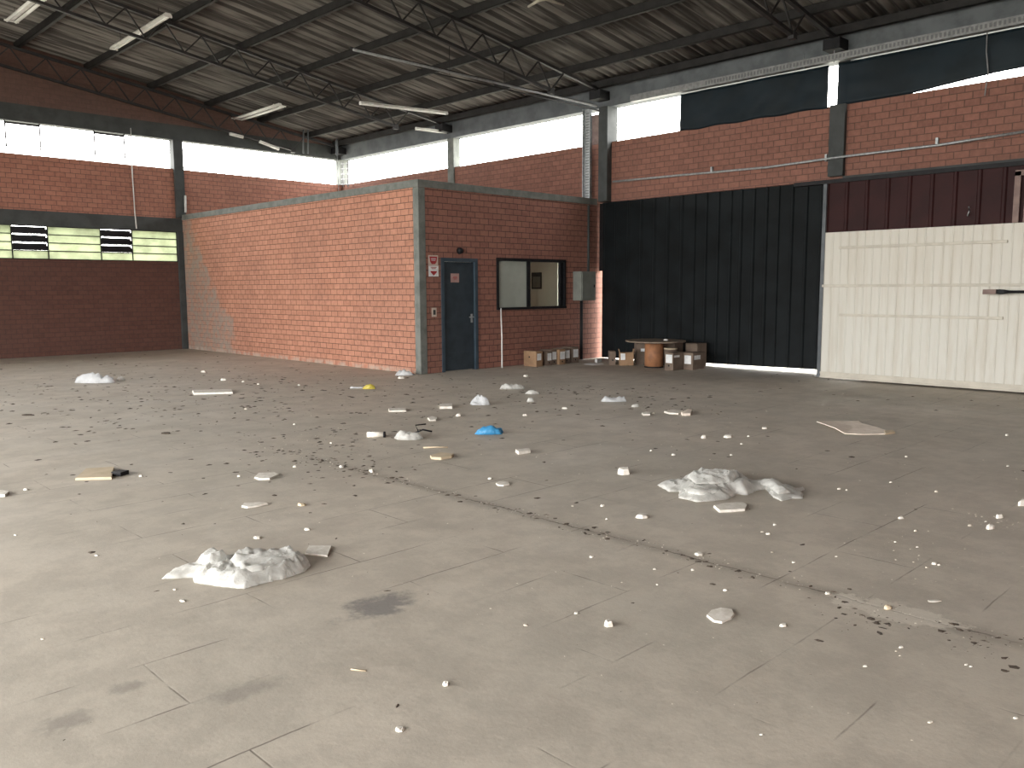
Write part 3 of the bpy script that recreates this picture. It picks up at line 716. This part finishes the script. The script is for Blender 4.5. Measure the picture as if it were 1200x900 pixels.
# drum with board on top
c = near(768, 431.5)+Vector((.14, .14, 0)); c.z = 0
hd = .52
t = empty('fibre_drum', c, 'orange brown fibre drum under a round board by the black gate', 'drum')
m = MB(); m.tube([(0, 0, 0), (0, 0, hd)], .185, 28); m.build('barrel', 'box3', t)
m = MB()
for zz in (.012, hd-.02): m.tube([(0, 0, zz-.012), (0, 0, zz+.014)], .192, 28)
m.build('hoop', 'dark', t)
m = MB(); m.tube([(0, 0, hd+.001), (.0, 0, hd+.026)], [.60, .60], 40)
o = m.build('round_board', 'wood', None, c+Vector((.02, -.02, 0))); tag(o, 'round grey board lying on the fibre drum by the black gate', 'board')
m = MB(); m.tube([(0, 0, 0), (0, 0, .02), (.0, 0, .03)], [.05, .045, .02], 10); o = m.build('paper_scrap', 'label', None, c+Vector((.05, -.25, hd+.03))); tag(o, 'small white paper scrap on the round board', 'scrap')
cbox(14.30, 9.74, .30, .30, .505, 0, 'box2', 'dark brown box behind the drum and in front of the black gate')
# tub with pale rim
c = Vector((14.02, 9.645, 0)); c.z = 0
t = empty('cardboard_tub', c, 'low brown tub with a pale rim between the drum and the labelled box', 'tub')
m = MB(); m.tube([(0, 0, 0), (0, 0, .38)], [.10, .13], 20, True); m.build('body', 'box2', t)
m = MB(); m.tube([(0, 0, .375), (0, 0, .395)], [.136, .136], 20); m.build('rim', 'card', t)
q = near(789.5, 434.5)
cbox(q.x, q.y+.015, .42, .20, .34, 0, 'box2', 'box with a white spine label, frontmost of the heap by the black gate', tape=('x', .12, .85, .42, .9), hole=('x', .5, .27), spine=(.05, .5, .74, .86))
q2 = near(810.5, 434)
cbox(q2.x+.04, q2.y, .42, .215, .33, 0, 'box2', 'box with a pale side label at the right end of the heap', tape=('x', .2, .9, .35, .85), spine=(.1, .6, .6, .85))
cbox(14.48, 9.32, .34, .28, .47, 0, 'box2', 'tall brown box standing behind the right end of the heap, closest to the black gate')

# flat papers by the slit of light
def pxpoly(pts): return [fl(x, y) for x, y in pts]
def slab(pts, th, name, mat, label, cat, grp=None, lift=0, jit=.002, seed=0, parent=None):
    rnd = random.Random(seed); c = sum(pts, Vector())/len(pts)
    m = MB(); bm = m.bm
    lo = [bm.verts.new((q.x-c.x, q.y-c.y, .001+lift)) for q in pts]; hi = [bm.verts.new(((q.x-c.x)*.97, (q.y-c.y)*.97, th+lift+rnd.uniform(-jit, jit))) for q in pts]
    n = len(pts); bm.faces.new(lo[::-1])
    cv = bm.verts.new((0, 0, th+lift+jit*.5))
    for i in range(n):
        bm.faces.new((lo[i], lo[(i+1) % n], hi[(i+1) % n], hi[i])); bm.faces.new((hi[i], hi[(i+1) % n], cv))
    o = m.build(name, mat, parent, (c.x, c.y, 0)); return tag(o, label, cat, grp) if label else o
slab(pxpoly([(684, 427.0), (692, 425.6), (706, 425.8), (708, 427), (696, 428.2)]), .006, 'paper_sheet', 'label', 'pale paper sheets on the floor beneath the slit of light', 'paper', seed=2)
slab(pxpoly([(697, 424.3), (702, 423.2), (705, 424), (700, 425.3)]), .07, 'paper_scrap', 'label', 'crumpled paper scrap in the corner beside the black gate', 'paper', seed=3)

# ------------------------------------------------------------------ crumpled film and chips
def inpoly(p, poly):
    c = False; n = len(poly)
    for i in range(n):
        a, b = poly[i], poly[(i+1) % n]
        if (a.y > p.y) != (b.y > p.y) and p.x < (b.x-a.x)*(p.y-a.y)/(b.y-a.y)+a.x: c = not c
    return c
def segd(p, poly):
    best = 1e9
    for i in range(len(poly)):
        a, b = poly[i], poly[(i+1) % len(poly)]; d = b-a; t = max(0, min(1, (p-a).dot(d)/max(d.length_squared, 1e-9)))
        best = min(best, (p-(a+d*t)).length)
    return best
def crumple(pts, hfun, name, mat, label, seed=1, sp=.022, cat='plastic bag', soft=.5, edge=.06, rough=1.0):
    """a crumpled bag: closed skin, facets from jittered points"""
    rnd = random.Random(seed); c = sum(pts, Vector())/len(pts); poly = [Vector((q.x-c.x, q.y-c.y)) for q in pts]
    # resample outline with a wobble
    out = []
    for i in range(len(poly)):
        a, b = poly[i], poly[(i+1) % len(poly)]; L = (b-a).length; n = max(1, int(L/sp)); nn = Vector((-(b-a).y, (b-a).x)).normalized()
        for k in range(n):
            out.append(a.lerp(b, k/n)+nn*(rnd.uniform(-.25, .25)*sp*(0 if k == 0 else 1)))
    xs = [q.x for q in out]; ys_ = [q.y for q in out]; ins = []
    x = min(xs)
    while x < max(xs):
        y = min(ys_)
        while y < max(ys_):
            q = Vector((x+rnd.uniform(-.42, .42)*sp, y+rnd.uniform(-.42, .42)*sp))
            if inpoly(q, out) and segd(q, out) > sp*.45: ins.append(q)
            y += sp
        x += sp
    V = out+ins; n0 = len(out)
    vs, es, fs, *_ = geometry.delaunay_2d_cdt(V, [], [list(range(n0))], 1, 1e-6)
    m = MB(); bm = m.bm; top = []; bot = []
    for i, q in enumerate(vs):
        d = segd(q, out); e = min(1, d/edge)**.55 if d > 1e-5 else 0
        P = Vector((q.x, q.y, seed*3.1))
        Q = P+Vector((noise.noise(P*3), noise.noise(P*3+Vector((9, 9, 9))), 0))*.12
        r1 = 1-abs(noise.noise(Q*5.5))*3.2; r2 = 1-abs(noise.noise(Q*12+Vector((5, 5, 5))))*3.0; r3 = 1-abs(noise.noise(Q*24))*3
        k = .66+rough*(.17*r1+.13*r2+.06*r3)
        z = .004+hfun(q.x+c.x, q.y+c.y)*e*max(.12, k)*.62
        top.append(bm.verts.new((q.x, q.y, z)))
        bot.append(top[-1] if d < 1e-4 else bm.verts.new((q.x, q.y, .002+.25*max(0, z-.01)*max(0, noise.noise(P*5)))))
    for f in fs:
        g_ = bm.faces.new([top[i] for i in f]); g_.smooth = (rnd.random() < .85)
        try: bm.faces.new([bot[i] for i in f][::-1])
        except ValueError: pass
    o = m.build(name, mat, None, (c.x, c.y, 0)); return tag(o, label, cat)
def gauss(cs):
    def f(x, y):
        v = 0.0; w_ = 1e-6
        for (px, py, r, h) in cs:
            q = fl(px, py); g_ = math.exp(-((x-q.x)**2+(y-q.y)**2)/(r*r*.8)); v += h*g_; w_ += g_
        return v/w_*min(1, .35+w_*1.2)
    return f
# big bag, foreground left
BAG1 = crumple(pxpoly([(189, 679), (203, 670), (226, 666), (237, 660), (262, 661), (280, 656), (305, 654), (345, 650), (358, 656), (364, 664), (357, 671), (334, 679), (312, 684), (286, 691), (262, 689), (228, 684), (226, 678), (200, 679)]),
        gauss([(243, 668, .16, .16), (262, 668, .12, .10), (300, 668, .22, .15), (345, 660, .20, .15), (280, 680, .25, .12), (215, 674, .1, .05)]),
        'plastic_bag', 'film', 'large crumpled clear plastic bag in the left foreground beside a white tile', 4, .0135, edge=.07, rough=1.25)
# long bag, right of centre
BAG2 = crumple(pxpoly([(770, 569), (782, 565), (796, 566), (806, 562), (830, 560), (858, 559), (872, 565), (884, 566), (900, 568), (912, 568), (921, 573), (932, 574), (942, 572), (943, 575), (936, 577), (942, 580), (941, 585), (928, 585), (916, 588), (906, 584), (897, 574), (886, 576), (876, 581), (864, 580), (852, 586), (836, 588), (816, 589), (795, 584), (796, 577), (784, 577)]),
        gauss([(825, 572, .26, .20), (855, 572, .26, .19), (838, 582, .16, .11), (800, 571, .2, .08), (786, 571, .15, .06), (880, 572, .14, .10), (908, 572, .16, .13), (928, 580, .12, .07), (938, 574, .1, .05)]),
        'plastic_bag', 'film', 'long crumpled translucent plastic bag with a trailing end, right of centre', 7, .017, edge=.08, rough=1.2)

def layer(parent, px, gs, seed, sp, z, rough=1.5):
    o = crumple(pxpoly(px), gauss(gs), 'folded_layer', 'film', 'x', seed, sp, edge=.035, rough=rough)
    o.location = (o.location.x-parent.location.x, o.location.y-parent.location.y, z); o.parent = parent
    for kk in ('label', 'category'): del o[kk]
layer(BAG1, [(232, 668), (240, 660), (262, 662), (270, 668), (258, 675), (240, 676)], [(250, 667, .1, .11)], 51, .012, .055)
layer(BAG1, [(268, 672), (292, 664), (322, 662), (345, 660), (352, 668), (330, 674), (306, 682), (282, 684)], [(300, 672, .16, .08), (335, 666, .12, .10)], 52, .013, .06)
layer(BAG1, [(238, 680), (262, 676), (285, 678), (280, 687), (260, 686)], [(262, 681, .12, .06)], 53, .012, .035)
layer(BAG2, [(805, 572), (825, 566), (850, 565), (866, 571), (858, 578), (838, 580), (815, 580)], [(820, 573, .15, .08), (850, 571, .14, .10)], 54, .015, .085)
layer(BAG2, [(884, 571), (905, 571), (917, 576), (926, 584), (912, 586), (900, 577)], [(905, 575, .1, .07), (915, 582, .1, .05)], 55, .013, .04)
layer(BAG2, [(800, 579), (822, 578), (850, 579), (846, 585), (820, 587), (804, 584)], [(825, 582, .16, .05)], 56, .014, .04)
RV = Vector((RT.x, RT.y, 0)).normalized()
def blobpts(x0, x1, ytop, ybase, k=.55, seed=0, n=11, frac=.62):
    a, b = fl(x0, ybase), fl(x1, ybase); w = (b-a).length; mid = (a+b)/2
    rad = Vector((mid.x, mid.y, 0)).normalized(); dist = math.hypot(mid.length, H); sn = H/dist; mp = mpp(mid)
    T = (ybase-ytop)*mp; dp = k*w
    if dp*sn > frac*T: dp = frac*T/sn
    h = max(.004, (T-dp*sn)/math.sqrt(1-sn*sn)); c = mid+rad*dp/2; rnd = random.Random(seed+77)
    pts = []
    for i in range(n):
        t_ = 2*math.pi*(i+rnd.uniform(-.25, .25))/n; rr = rnd.uniform(.82, 1.05)
        pts.append(Vector((c.x, c.y, 0))+RV*(math.cos(t_)*w/2*rr)+rad*(math.sin(t_)*dp/2*rr))
    return pts, h, c, w, dp
def bag(x0, x1, ytop, ybase, mat, label, seed, k=.6, hm=1.5, cat='plastic bag'):
    pts, h, c, w, dp = blobpts(x0, x1, ytop, ybase, k, seed)
    return crumple(pts, lambda x, y: h*hm, 'plastic_bag', mat, label, seed, max(.016, w/18), cat, edge=min(w, dp)*.3, rough=1.9)
bag(554, 589, 497, 510, 'filmb', 'crumpled bright blue plastic bag', 21, .35)
bag(579, 591, 499, 508, 'filmb', 'x', 22, .5).name = 'tmp_blue'
bl = bpy.data.objects['tmp_blue']; par = [o for o in COL.objects if o.get('label') == 'crumpled bright blue plastic bag'][0]
off = bl.location-par.location; bl.parent = par; bl.location = off; bl.name = 'knotted_end'
for kk in ('label', 'category'): del bl[kk]
bag(550, 575, 463, 475.5, 'filmw', 'puffed white plastic bag beyond the blue one', 23, .7)
bag(461, 499, 503, 516.5, 'film', 'crumpled grey white bag with dark twigs, left of the blue one', 24, .6)
bag(584, 616, 449.5, 456.5, 'film', 'long flat translucent bag below the leaning pole', 25, .3)
bag(614, 633, 457, 462.5, 'film', 'small flat film scrap beside the long flat bag', 26, .5)
bag(617, 627, 466.5, 471.5, 'film', 'tiny film scrap nearer than the flat bag below the pole', 27, .5)
bag(702, 736, 463.5, 471.5, 'filmw', 'white plastic bag in the shade before the cardboard heap', 28, .35)
bag(462, 487, 433, 440.5, 'filmw', 'bluish white bag at the foot of the office corner post', 29, .5)
bag(84, 138, 437, 449.5, 'filmw', 'white bag spread on the floor before the dark end wall', 30, .35)
bag(136, 147, 441, 446, 'film', 'x', 31, .4).name = 'tmp_tail'
bl = bpy.data.objects['tmp_tail']; par = [o for o in COL.objects if str(o.get('label', '')).startswith('white bag spread')][0]
off = bl.location-par.location; bl.parent = par; bl.location = off; bl.name = 'loose_end'
for kk in ('label', 'category'): del bl[kk]
yb = bag(410, 427, 452, 455.5, 'filmw', 'white film bag with a yellow bunched end, left of the office corner', 32, .3)
bl = bag(424, 441, 449.5, 456.5, 'filmy', 'x', 33, .5); bl.name = 'yellow_end'; off = bl.location-yb.location; bl.parent = yb; bl.location = off
for kk in ('label', 'category'): del bl[kk]
bag(739, 750, 472, 477.5, 'film', 'small dirty film scrap beside the white bag before the heap', 34, .5)

# twigs on the grey bag
a = fl(485, 511); m = MB(); m.tube([Vector((0, 0, .03)), RV*.10+Vector((0, 0, .07)), RV*.2+Vector((0, 0, .05))], .010, 6); m.tube([Vector((0, 0, .05))+RV*.05, RV*.02+Vector((0, 0, .12)), RV*.12+Vector((.02, 0, .13))], .008, 6)
o = m.build('dark_twigs', 'dark', None, (a.x, a.y, 0)); tag(o, 'dark twigs poking out of the grey white bag', 'twig')
# white roll
a, b = fl(430.5, 512.5), fl(449.5, 512.5); rr = hp(a, 3.3)
m = MB(); m.tube([a+Vector((0, 0, rr)), b+Vector((0, 0, rr))], rr, 14); par = m.build('paper_cup', 'plaster'); tag(par, 'white paper cup lying on its side left of the twig bag', 'cup')
m = MB(); m.tube([b+Vector((0, 0, rr)), b+RV*.02+Vector((0, 0, rr))], rr*1.1, 14); m.build('rim', 'dark', par)

# explicit flat pieces (outlines taken at the floor)
P_ = slab
slab(pxpoly([(357, 650), (362, 641), (389, 641.5), (384, 653)]), .012, 'floor_tile', 'plaster', 'small white rectangular tile beside the large foreground bag', 'tile', seed=5, jit=0)
slab(pxpoly([(836, 595), (850, 592.5), (870, 591.5), (876, 594), (873, 599), (856, 600.5), (843, 601)]), .02, 'plaster_slab', 'plaster', 'flat white plaster slab in front of the long translucent bag', 'plaster piece', seed=6)
slab(pxpoly([(828, 723), (833, 717), (845, 714.5), (858, 716), (860.5, 722), (857, 726), (846, 731), (836, 729.5)]), .012, 'plaster_slab', 'plaster', 'rounded white plate fragment in the right foreground', 'plaster piece', seed=7)
slab(pxpoly([(298, 561), (303, 556.5), (322, 555.5), (327, 558), (316, 562.5), (305, 563)]), .018, 'plaster_slab', 'plaster', 'white flat plaster piece left of centre, beyond the large foreground bag', 'plaster piece', seed=8)
slab(pxpoly([(283, 594.5), (286, 591), (305, 590), (314, 591.5), (303, 594), (290, 596)]), .014, 'paper_strip', 'plaster', 'thin pale strip just below the white plaster piece left of centre', 'strip', seed=9)
slab(pxpoly([(225, 459.0), (272, 458.2), (273, 461.5), (227, 462.8)]), .03, 'foam_strip', 'plaster', 'long narrow white strip on the floor before the office side wall', 'strip', seed=10, jit=0)
slab(pxpoly([(455, 480), (476, 479.5), (476, 482.5), (456, 483)]), .02, 'foam_strip', 'plaster', 'short white strip nearer than the yellow ended bag', 'strip', seed=11, jit=0)
slab(pxpoly([(515, 475.5), (530, 475.2), (530, 479), (515, 479.2)]), .03, 'foam_block', 'plaster', 'small white block left of the puffed white bag', 'block', seed=12, jit=0)
slab(pxpoly([(501, 491), (506, 489.5), (512, 491), (511, 493.5), (504, 494)]), .02, 'plaster_slab', 'plaster', 'small oval pale piece between the twig bag and the white block', 'plaster piece', seed=13)
o = slab(pxpoly([(504, 536), (517, 533), (532, 534.5), (529, 537), (517, 539), (506, 538.5)]), .025, 'board_offcut', 'card', 'white edged board offcut with dark underside below the twig bag', 'offcut', seed=14)
a, b = fl(496, 525.5), fl(525, 525); m = MB(); m.tube([a+Vector((0, 0, .008)), (a+b)/2+Vector((0, 0, .012)), b+Vector((0, 0, .008))], .008, 6)
tag(m.build('wooden_stick', 'card'), 'thin pale stick behind the board offcut', 'stick')
a, b = fl(411, 785), fl(429, 787); m = MB(); m.tube([a+Vector((0, 0, .003)), b+Vector((0, 0, .003))], .003, 6)
tag(m.build('wooden_stick', 'card'), 'short match like stick alone in the left foreground', 'stick')
slab(pxpoly([(604, 530), (620, 528.5), (622, 531), (608, 533)]), .03, 'foam_block', 'plaster', 'small white block below and right of the blue bag', 'block', seed=15, jit=0)
slab(pxpoly([(581, 567.5), (585, 565.5), (596, 566), (597, 568.5), (590, 570), (583, 569.5)]), .012, 'plaster_slab', 'plaster', 'small cream plaster flake at the centre of the floor', 'plaster piece', seed=16)
slab(pxpoly([(778, 483.5), (788, 481.5), (800, 483), (795, 486), (784, 485.5)]), .02, 'plaster_slab', 'plaster', 'pale broken piece lying in dark litter before the black gate', 'plaster piece', seed=17)
slab(pxpoly([(798, 485.5), (806, 482), (811, 482), (809, 487), (800, 487.5)]), .03, 'plaster_slab', 'cardtorn', 'greyish broken piece touching the pale one before the black gate', 'plaster piece', seed=18)
slab(pxpoly([(752, 485.5), (757, 484), (763, 484.3), (762, 487), (754, 487.2)]), .02, 'plaster_slab', 'plaster', 'small flat piece left of the broken pair before the black gate', 'plaster piece', seed=19)
slab(pxpoly([(-6, 578), (3, 577), (11, 579), (6, 582.5), (-5, 583)]), .02, 'paper_scrap', 'plaster', 'white scrap cut by the left edge of the picture', 'scrap', seed=20)
# cardboard flap on the left
t = slab(pxpoly([(88, 563), (101, 551.5), (134, 549.5), (131, 562)]), .022, 'cardboard_flap', 'card', 'pale tan cardboard piece lying at the left', 'cardboard', seed=21, jit=.002)
a = fl(136, 558); m = MB(); m.box(0, .10, -.05, .05, 0, .035); m.build('torn_edge', 'dark', t, a-t.location, .5)
# torn cardboard sheet on the right, slightly lifted
def lifted(pts, name, mat, label, cat, lifts, th=.008):
    c = sum(pts, Vector())/len(pts); m = MB(); bm = m.bm
    lo = [bm.verts.new((q.x-c.x, q.y-c.y, z)) for q, z in zip(pts, lifts)]; hi = [bm.verts.new((q.x-c.x, q.y-c.y, z+th)) for q, z in zip(pts, lifts)]
    cl = bm.verts.new((0, 0, .003)); ch = bm.verts.new((0, 0, .003+th)); n = len(pts)
    for i in range(n):
        j = (i+1) % n; bm.faces.new((lo[i], lo[j], hi[j], hi[i])); bm.faces.new((hi[i], hi[j], ch)); bm.faces.new((lo[j], lo[i], cl))
    return tag(m.build(name, mat, None, (c.x, c.y, 0)), label, cat)
t = lifted(pxpoly([(957, 497.5), (966, 495.5), (986, 495), (1006, 494), (1010, 497), (1028, 501.5), (1040, 506), (1037, 509.5), (1008, 510), (990, 509), (978, 505)]),
       'cardboard_sheet', 'cardtorn', 'torn flattened cardboard sheet on the floor before the white gate', 'cardboard', [.03, .015, .004, .003, .003, .003, .003, .003, .003, .004, .03])
slab(pxpoly([(1036, 506.5), (1046, 505.5), (1049, 508), (1038, 509.8)]), .02, 'torn_corner', 'card', None, None, seed=31, parent=None)
tc = bpy.data.objects['torn_corner']; tc.parent = t; tc.location = tc.location-t.location; 
for x, y in ((965, 491.5), (972, 492.0)):
    pass

# lumps
def lump(x0, x1, ytop, ybase, mat, name, label, cat, seed, grp=None, k=1.0):
    pts, h, c, w, dp = blobpts(x0, x1, ytop, ybase, k, seed, 7, .68); rnd = random.Random(seed)
    m = MB(); bm = m.bm; cc = Vector((c.x, c.y, 0))
    lo = [bm.verts.new((q.x-cc.x, q.y-cc.y, 0.0005)) for q in pts]
    md = [bm.verts.new(((q.x-cc.x)*rnd.uniform(.88, 1.02), (q.y-cc.y)*rnd.uniform(.88, 1.02), h*rnd.uniform(.4, .65))) for q in pts]
    hi = [bm.verts.new(((q.x-cc.x)*rnd.uniform(.45, .8), (q.y-cc.y)*rnd.uniform(.45, .8), h*rnd.uniform(.75, 1.0))) for q in pts]
    n = len(pts); bm.faces.new(lo[::-1]); bm.faces.new(hi)
    for A, B in ((lo, md), (md, hi)):
        for i in range(n): bm.faces.new((A[i], A[(i+1) % n], B[(i+1) % n], B[i]))
    return tag(m.build(name, mat, None, (c.x, c.y, 0)), label, cat, grp)
lump(723, 740, 545.5, 557, 'plaster', 'plaster_chunk', 'thick white plaster chunk left of the long translucent bag', 'plaster chunk', 41)
lump(744, 762, 599.5, 608.5, 'plaster', 'plaster_chunk', 'low rough white chunk nearer than the long translucent bag', 'plaster chunk', 42)
lump(707, 720, 724.5, 735.5, 'plaster', 'plaster_chunk', 'white angular chunk alone in the centre foreground', 'plaster chunk', 43)
lump(813, 825, 645.5, 651.5, 'plaster', 'plaster_chunk', 'small white chunk on the long dirty joint', 'plaster chunk', 44)
lump(1166, 1176, 601, 608, 'plaster', 'plaster_chunk', 'upper white crumb of the cluster near the right edge', 'plaster chunk', 45)
lump(1154, 1167, 612, 621, 'plaster', 'plaster_chunk', 'lower white crumb of the cluster near the right edge', 'plaster chunk', 46)
lump(1191, 1206, 583.5, 593.5, 'plaster', 'plaster_chunk', 'white chunk cut by the right edge of the picture', 'plaster chunk', 47)
lump(1052, 1060, 604, 608.5, 'plaster', 'plaster_chunk', 'small white chunk between the cardboard sheet and the right edge cluster', 'plaster chunk', 48)
lump(846, 860, 508, 513.5, 'plaster', 'plaster_chunk', 'white chip pair member beyond the long bag, right one', 'plaster chunk', 49)
lump(821, 828, 509, 514, 'plaster', 'plaster_chunk', 'small pointed white chip beyond the long bag, left one', 'plaster chunk', 50)
lump(892, 901, 499.5, 503, 'plaster', 'plaster_chunk', 'small white chip before the left end of the white gate', 'plaster chunk', 51)
lump(518, 526, 797, 805, 'plaster', 'plaster_chunk', 'tiny pointed white stone in the centre foreground', 'plaster chunk', 52)
lump(462, 475, 850, 858.5, 'plaster', 'plaster_chunk', 'small pale stone nearest the bottom of the picture', 'plaster chunk', 53)
lump(348, 359, 588, 593.5, 'card', 'plaster_chunk', 'tan crumb left of centre on the floor', 'plaster chunk', 54)
lump(297, 307, 627, 632, 'plaster', 'plaster_chunk', 'pale crumb just above the large foreground bag', 'plaster chunk', 55)
lump(704+382, 722+382, 0+702, 706, 'plaster', 'plaster_chunk', 'small crumb right of the pale cement patch', 'plaster chunk', 56)
lump(1035, 1046, 707, 715, 'card', 'plaster_chunk', 'tan crumb on the pale cement patch', 'plaster chunk', 57)
lump(534, 541, 484, 488.0, 'plaster', 'plaster_chunk', 'small pale chunk below the puffed white bag', 'plaster chunk', 58)
lump(612, 618, 484.5, 487.5, 'plaster', 'plaster_chunk', 'small white chip right of the puffed white bag', 'plaster chunk', 59)
lump(658, 666, 476, 479.5, 'plaster', 'plaster_chunk', 'small white chip left of the white bag in the shade', 'plaster chunk', 60)
lump(613, 619, 438.5, 441.5, 'plaster', 'plaster_chunk', 'lone white chip before the leftmost archive box', 'plaster chunk', 61)
lump(466, 474, 440.5, 444, 'plaster', 'plaster_chunk', 'white chip under the bag at the office corner', 'plaster chunk', 62)
lump(258, 266, 442.5, 446, 'plaster', 'plaster_chunk', 'white chip above the long narrow strip', 'plaster chunk', 63)
lump(235, 242, 433.5, 436.5, 'plaster', 'plaster_chunk', 'white chip nearest the far foot of the office side wall', 'plaster chunk', 64)
lump(27, 34, 571.5, 575, 'plaster', 'plaster_chunk', 'white crumb left of the tan cardboard piece', 'plaster chunk', 65)
lump(188, 200, 505.5, 509, 'grit', 'dirt_clod', 'dark clod left of centre, far from the bags', 'clod', 66)
lump(24, 41, 484.5, 487.5, 'grit', 'dirt_clod', 'long dark clod at the left side', 'clod', 67)
# small crumbs that nothing tells apart
sm = [(1073, 623, 4), (1095, 662, 6), (1100, 663, 4), (1049, 636, 3), (1050, 764, 3), (1056, 760, 5), (1014, 782, 5), (1138, 782, 4), (1090, 848, 6), (1190, 843, 6), (1132, 780, 4), (970, 697, 6), (905, 648, 3), (930, 660, 4),
      (980, 653, 3), (1075, 642, 3), (1086, 666, 4), (918, 735, 8), (850, 693, 5), (812, 669, 4), (1137, 617, 5), (1155, 612, 3), (983, 574, 4), (992, 575, 3), (1097, 577, 4), (1044, 566, 3), (908, 616, 4), (900, 627, 5), (893, 624, 3), (767, 668, 4), (770, 686, 3), (892, 862, 4),
      (671, 594, 3), (706, 594, 5), (711, 609, 3), (693, 654, 5), (616, 734, 5), (675, 720, 5), (789, 534, 4), (763, 529, 3), (766, 485, 3), (877, 512, 3), (869, 521, 3), (857, 534, 3), (788, 534, 3), (1180, 511, 4), (1181, 547, 3), (1062, 536, 3),
      (435, 553, 5), (400, 548, 5), (360, 622, 6), (214, 706, 6), (50, 750, 4), (113, 652, 4), (18, 628, 3), (165, 559, 4), (345, 548, 4), (436, 554, 4), (350, 452, 3), (345, 498, 3), (288, 480, 3), (388, 520, 3), (574, 562, 4), (280, 559, 4), (205, 692, 4), (285, 448, 3), (303, 451, 3)]
for i, (x, y, w_) in enumerate(sm):
    lump(x-w_*.6, x+w_*.6, y-w_*.75, y, 'plaster' if i % 4 else 'crumb', 'plaster_crumb', 'tiny pale plaster crumb scattered on the bare concrete floor', 'crumb', 100+i, 'tiny plaster crumbs')

# uncountable litter: dry flakes and grit
def scatter(name, mat, label, n, sampler, smin, smax, seed, flat=.35):
    rnd = random.Random(seed); m = MB(); bm = m.bm; cnt = 0
    while cnt < n:
        p = sampler(rnd)
        if p is None: continue
        x, y = p
        if x < .6 or y < .6 or x > XC-.1 or y > YC-.2 or (x > XO-.05 and y > YO-.08): continue
        s_ = (smin+(smax-smin)*rnd.random()**3)*min(1, .22+math.hypot(x, y)/16); k = rnd.choice((4, 5, 6)); a0 = rnd.uniform(0, 6.28); el = rnd.uniform(.25, 1); h = s_*flat*rnd.uniform(.3, 1)
        ca, sa = math.cos(a0), math.sin(a0); pts = []
        for i in range(k):
            t_ = 2*math.pi*(i+rnd.uniform(-.3, .3))/k; u, v = math.cos(t_)*s_, math.sin(t_)*s_*el; pts.append((x+u*ca-v*sa, y+u*sa+v*ca))
        lo = [bm.verts.new((a_, b_, .0003)) for a_, b_ in pts]; tp = bm.verts.new((x, y, h)); bm.faces.new(lo[::-1])
        for i in range(k): bm.faces.new((lo[i], lo[(i+1) % k], tp))
        cnt += 1
    return tag(m.build(name, mat), label, 'litter', kind='stuff')
def fromview(x0, x1, y0, y1):
    def f(r):
        q = fl(r.uniform(x0, x1), r.uniform(y0, y1)); return q.x, q.y
    return f
def mixs(*fs):
    tot = sum(w_ for w_, _ in fs)
    def f(r):
        t_ = r.uniform(0, tot)
        for w_, g_ in fs:
            t_ -= w_
            if t_ <= 0: return g_(r)
        return fs[-1][1](r)
    return f
def clump(px, py, r1):
    q = fl(px, py); return lambda r: (r.gauss(q.x, r1), r.gauss(q.y, r1))
def world(r): return r.uniform(.8, 14.5), r.uniform(.8, 22)
def joint(r): return 4.16+r.gauss(0, .05), r.uniform(.8, 7.5)
def heap(r): return (r.gauss(6.0, 2.2), r.gauss(11.5, 3.5))
scatter('dry_litter', 'grit', 'dark dry flakes and dirt scattered over the concrete floor', 3200,
        mixs((7, heap), (3, world), (1.3, joint), (.9, clump(375, 520, .55)), (.5, clump(420, 545, .4)), (.35, clump(790, 480, .35)), (.6, clump(745, 465, .9)), (.25, clump(1022, 726, .10)), (.15, clump(1150, 755, .08)), (.5, clump(640, 460, .8)), (.4, clump(300, 470, 1.2))), .006, .052, 5, .3)
scatter('pale_grit', 'crumb', 'fine pale grit strewn over the concrete floor', 2000,
        mixs((4, world), (2.0, joint), (2, lambda r: (r.uniform(2.5, 9), r.uniform(.8, 6))), (.6, clump(375, 520, .6)), (.3, clump(1165, 612, .12)), (.3, clump(1095, 660, .3))), .003, .016, 6, .6)

# ------------------------------------------------------------------ light: overcast sky only
w = bpy.data.worlds.new('overcast_sky'); S.world = w; w.use_nodes = True
bg = w.node_tree.nodes['Background']; bg.inputs[0].default_value = (1.0, .985, .95, 1); bg.inputs[1].default_value = 16.2
def portal(name, loc, rot, sx, sy):
    l = bpy.data.lights.new(name, 'AREA'); l.shape = 'RECTANGLE'; l.size = sx; l.size_y = sy; l.cycles.is_portal = True
    o = bpy.data.objects.new(name, l); COL.objects.link(o); o.location = loc; o.rotation_euler = rot
P2 = math.pi/2
portal('sky_portal', (XL-.25, 6.25, 2.3), (0, -P2, 0), 4.6, 22.5)
portal('sky_portal', (XC+.3, 16.1, 5.17), (0, P2, 0), .75, 12.4)
portal('sky_portal', (6.0, YC+.3, 5.17), (-P2, 0, 0), 17.5, .75)

cam = bpy.data.cameras.new('camera'); co = bpy.data.objects.new('camera', cam); COL.objects.link(co)
cam.sensor_width = 36; cam.lens = 36*F/1200; cam.clip_end = 300
co.matrix_world = Matrix(((RT.x, UP.x, -FW.x, 0), (RT.y, UP.y, -FW.y, 0), (RT.z, UP.z, -FW.z, H), (0, 0, 0, 1)))
S.camera = co
S.view_settings.view_transform = 'Standard'; S.view_settings.look = 'None'; S.view_settings.gamma = 1; S.view_settings.use_curve_mapping = False
S.view_settings.exposure = 0.0
S.cycles.max_bounces = 10; S.cycles.diffuse_bounces = 7; S.cycles.glossy_bounces = 3; S.cycles.transmission_bounces = 6; S.cycles.transparent_max_bounces = 12
S.cycles.use_denoising = True; S.cycles.sample_clamp_indirect = 8
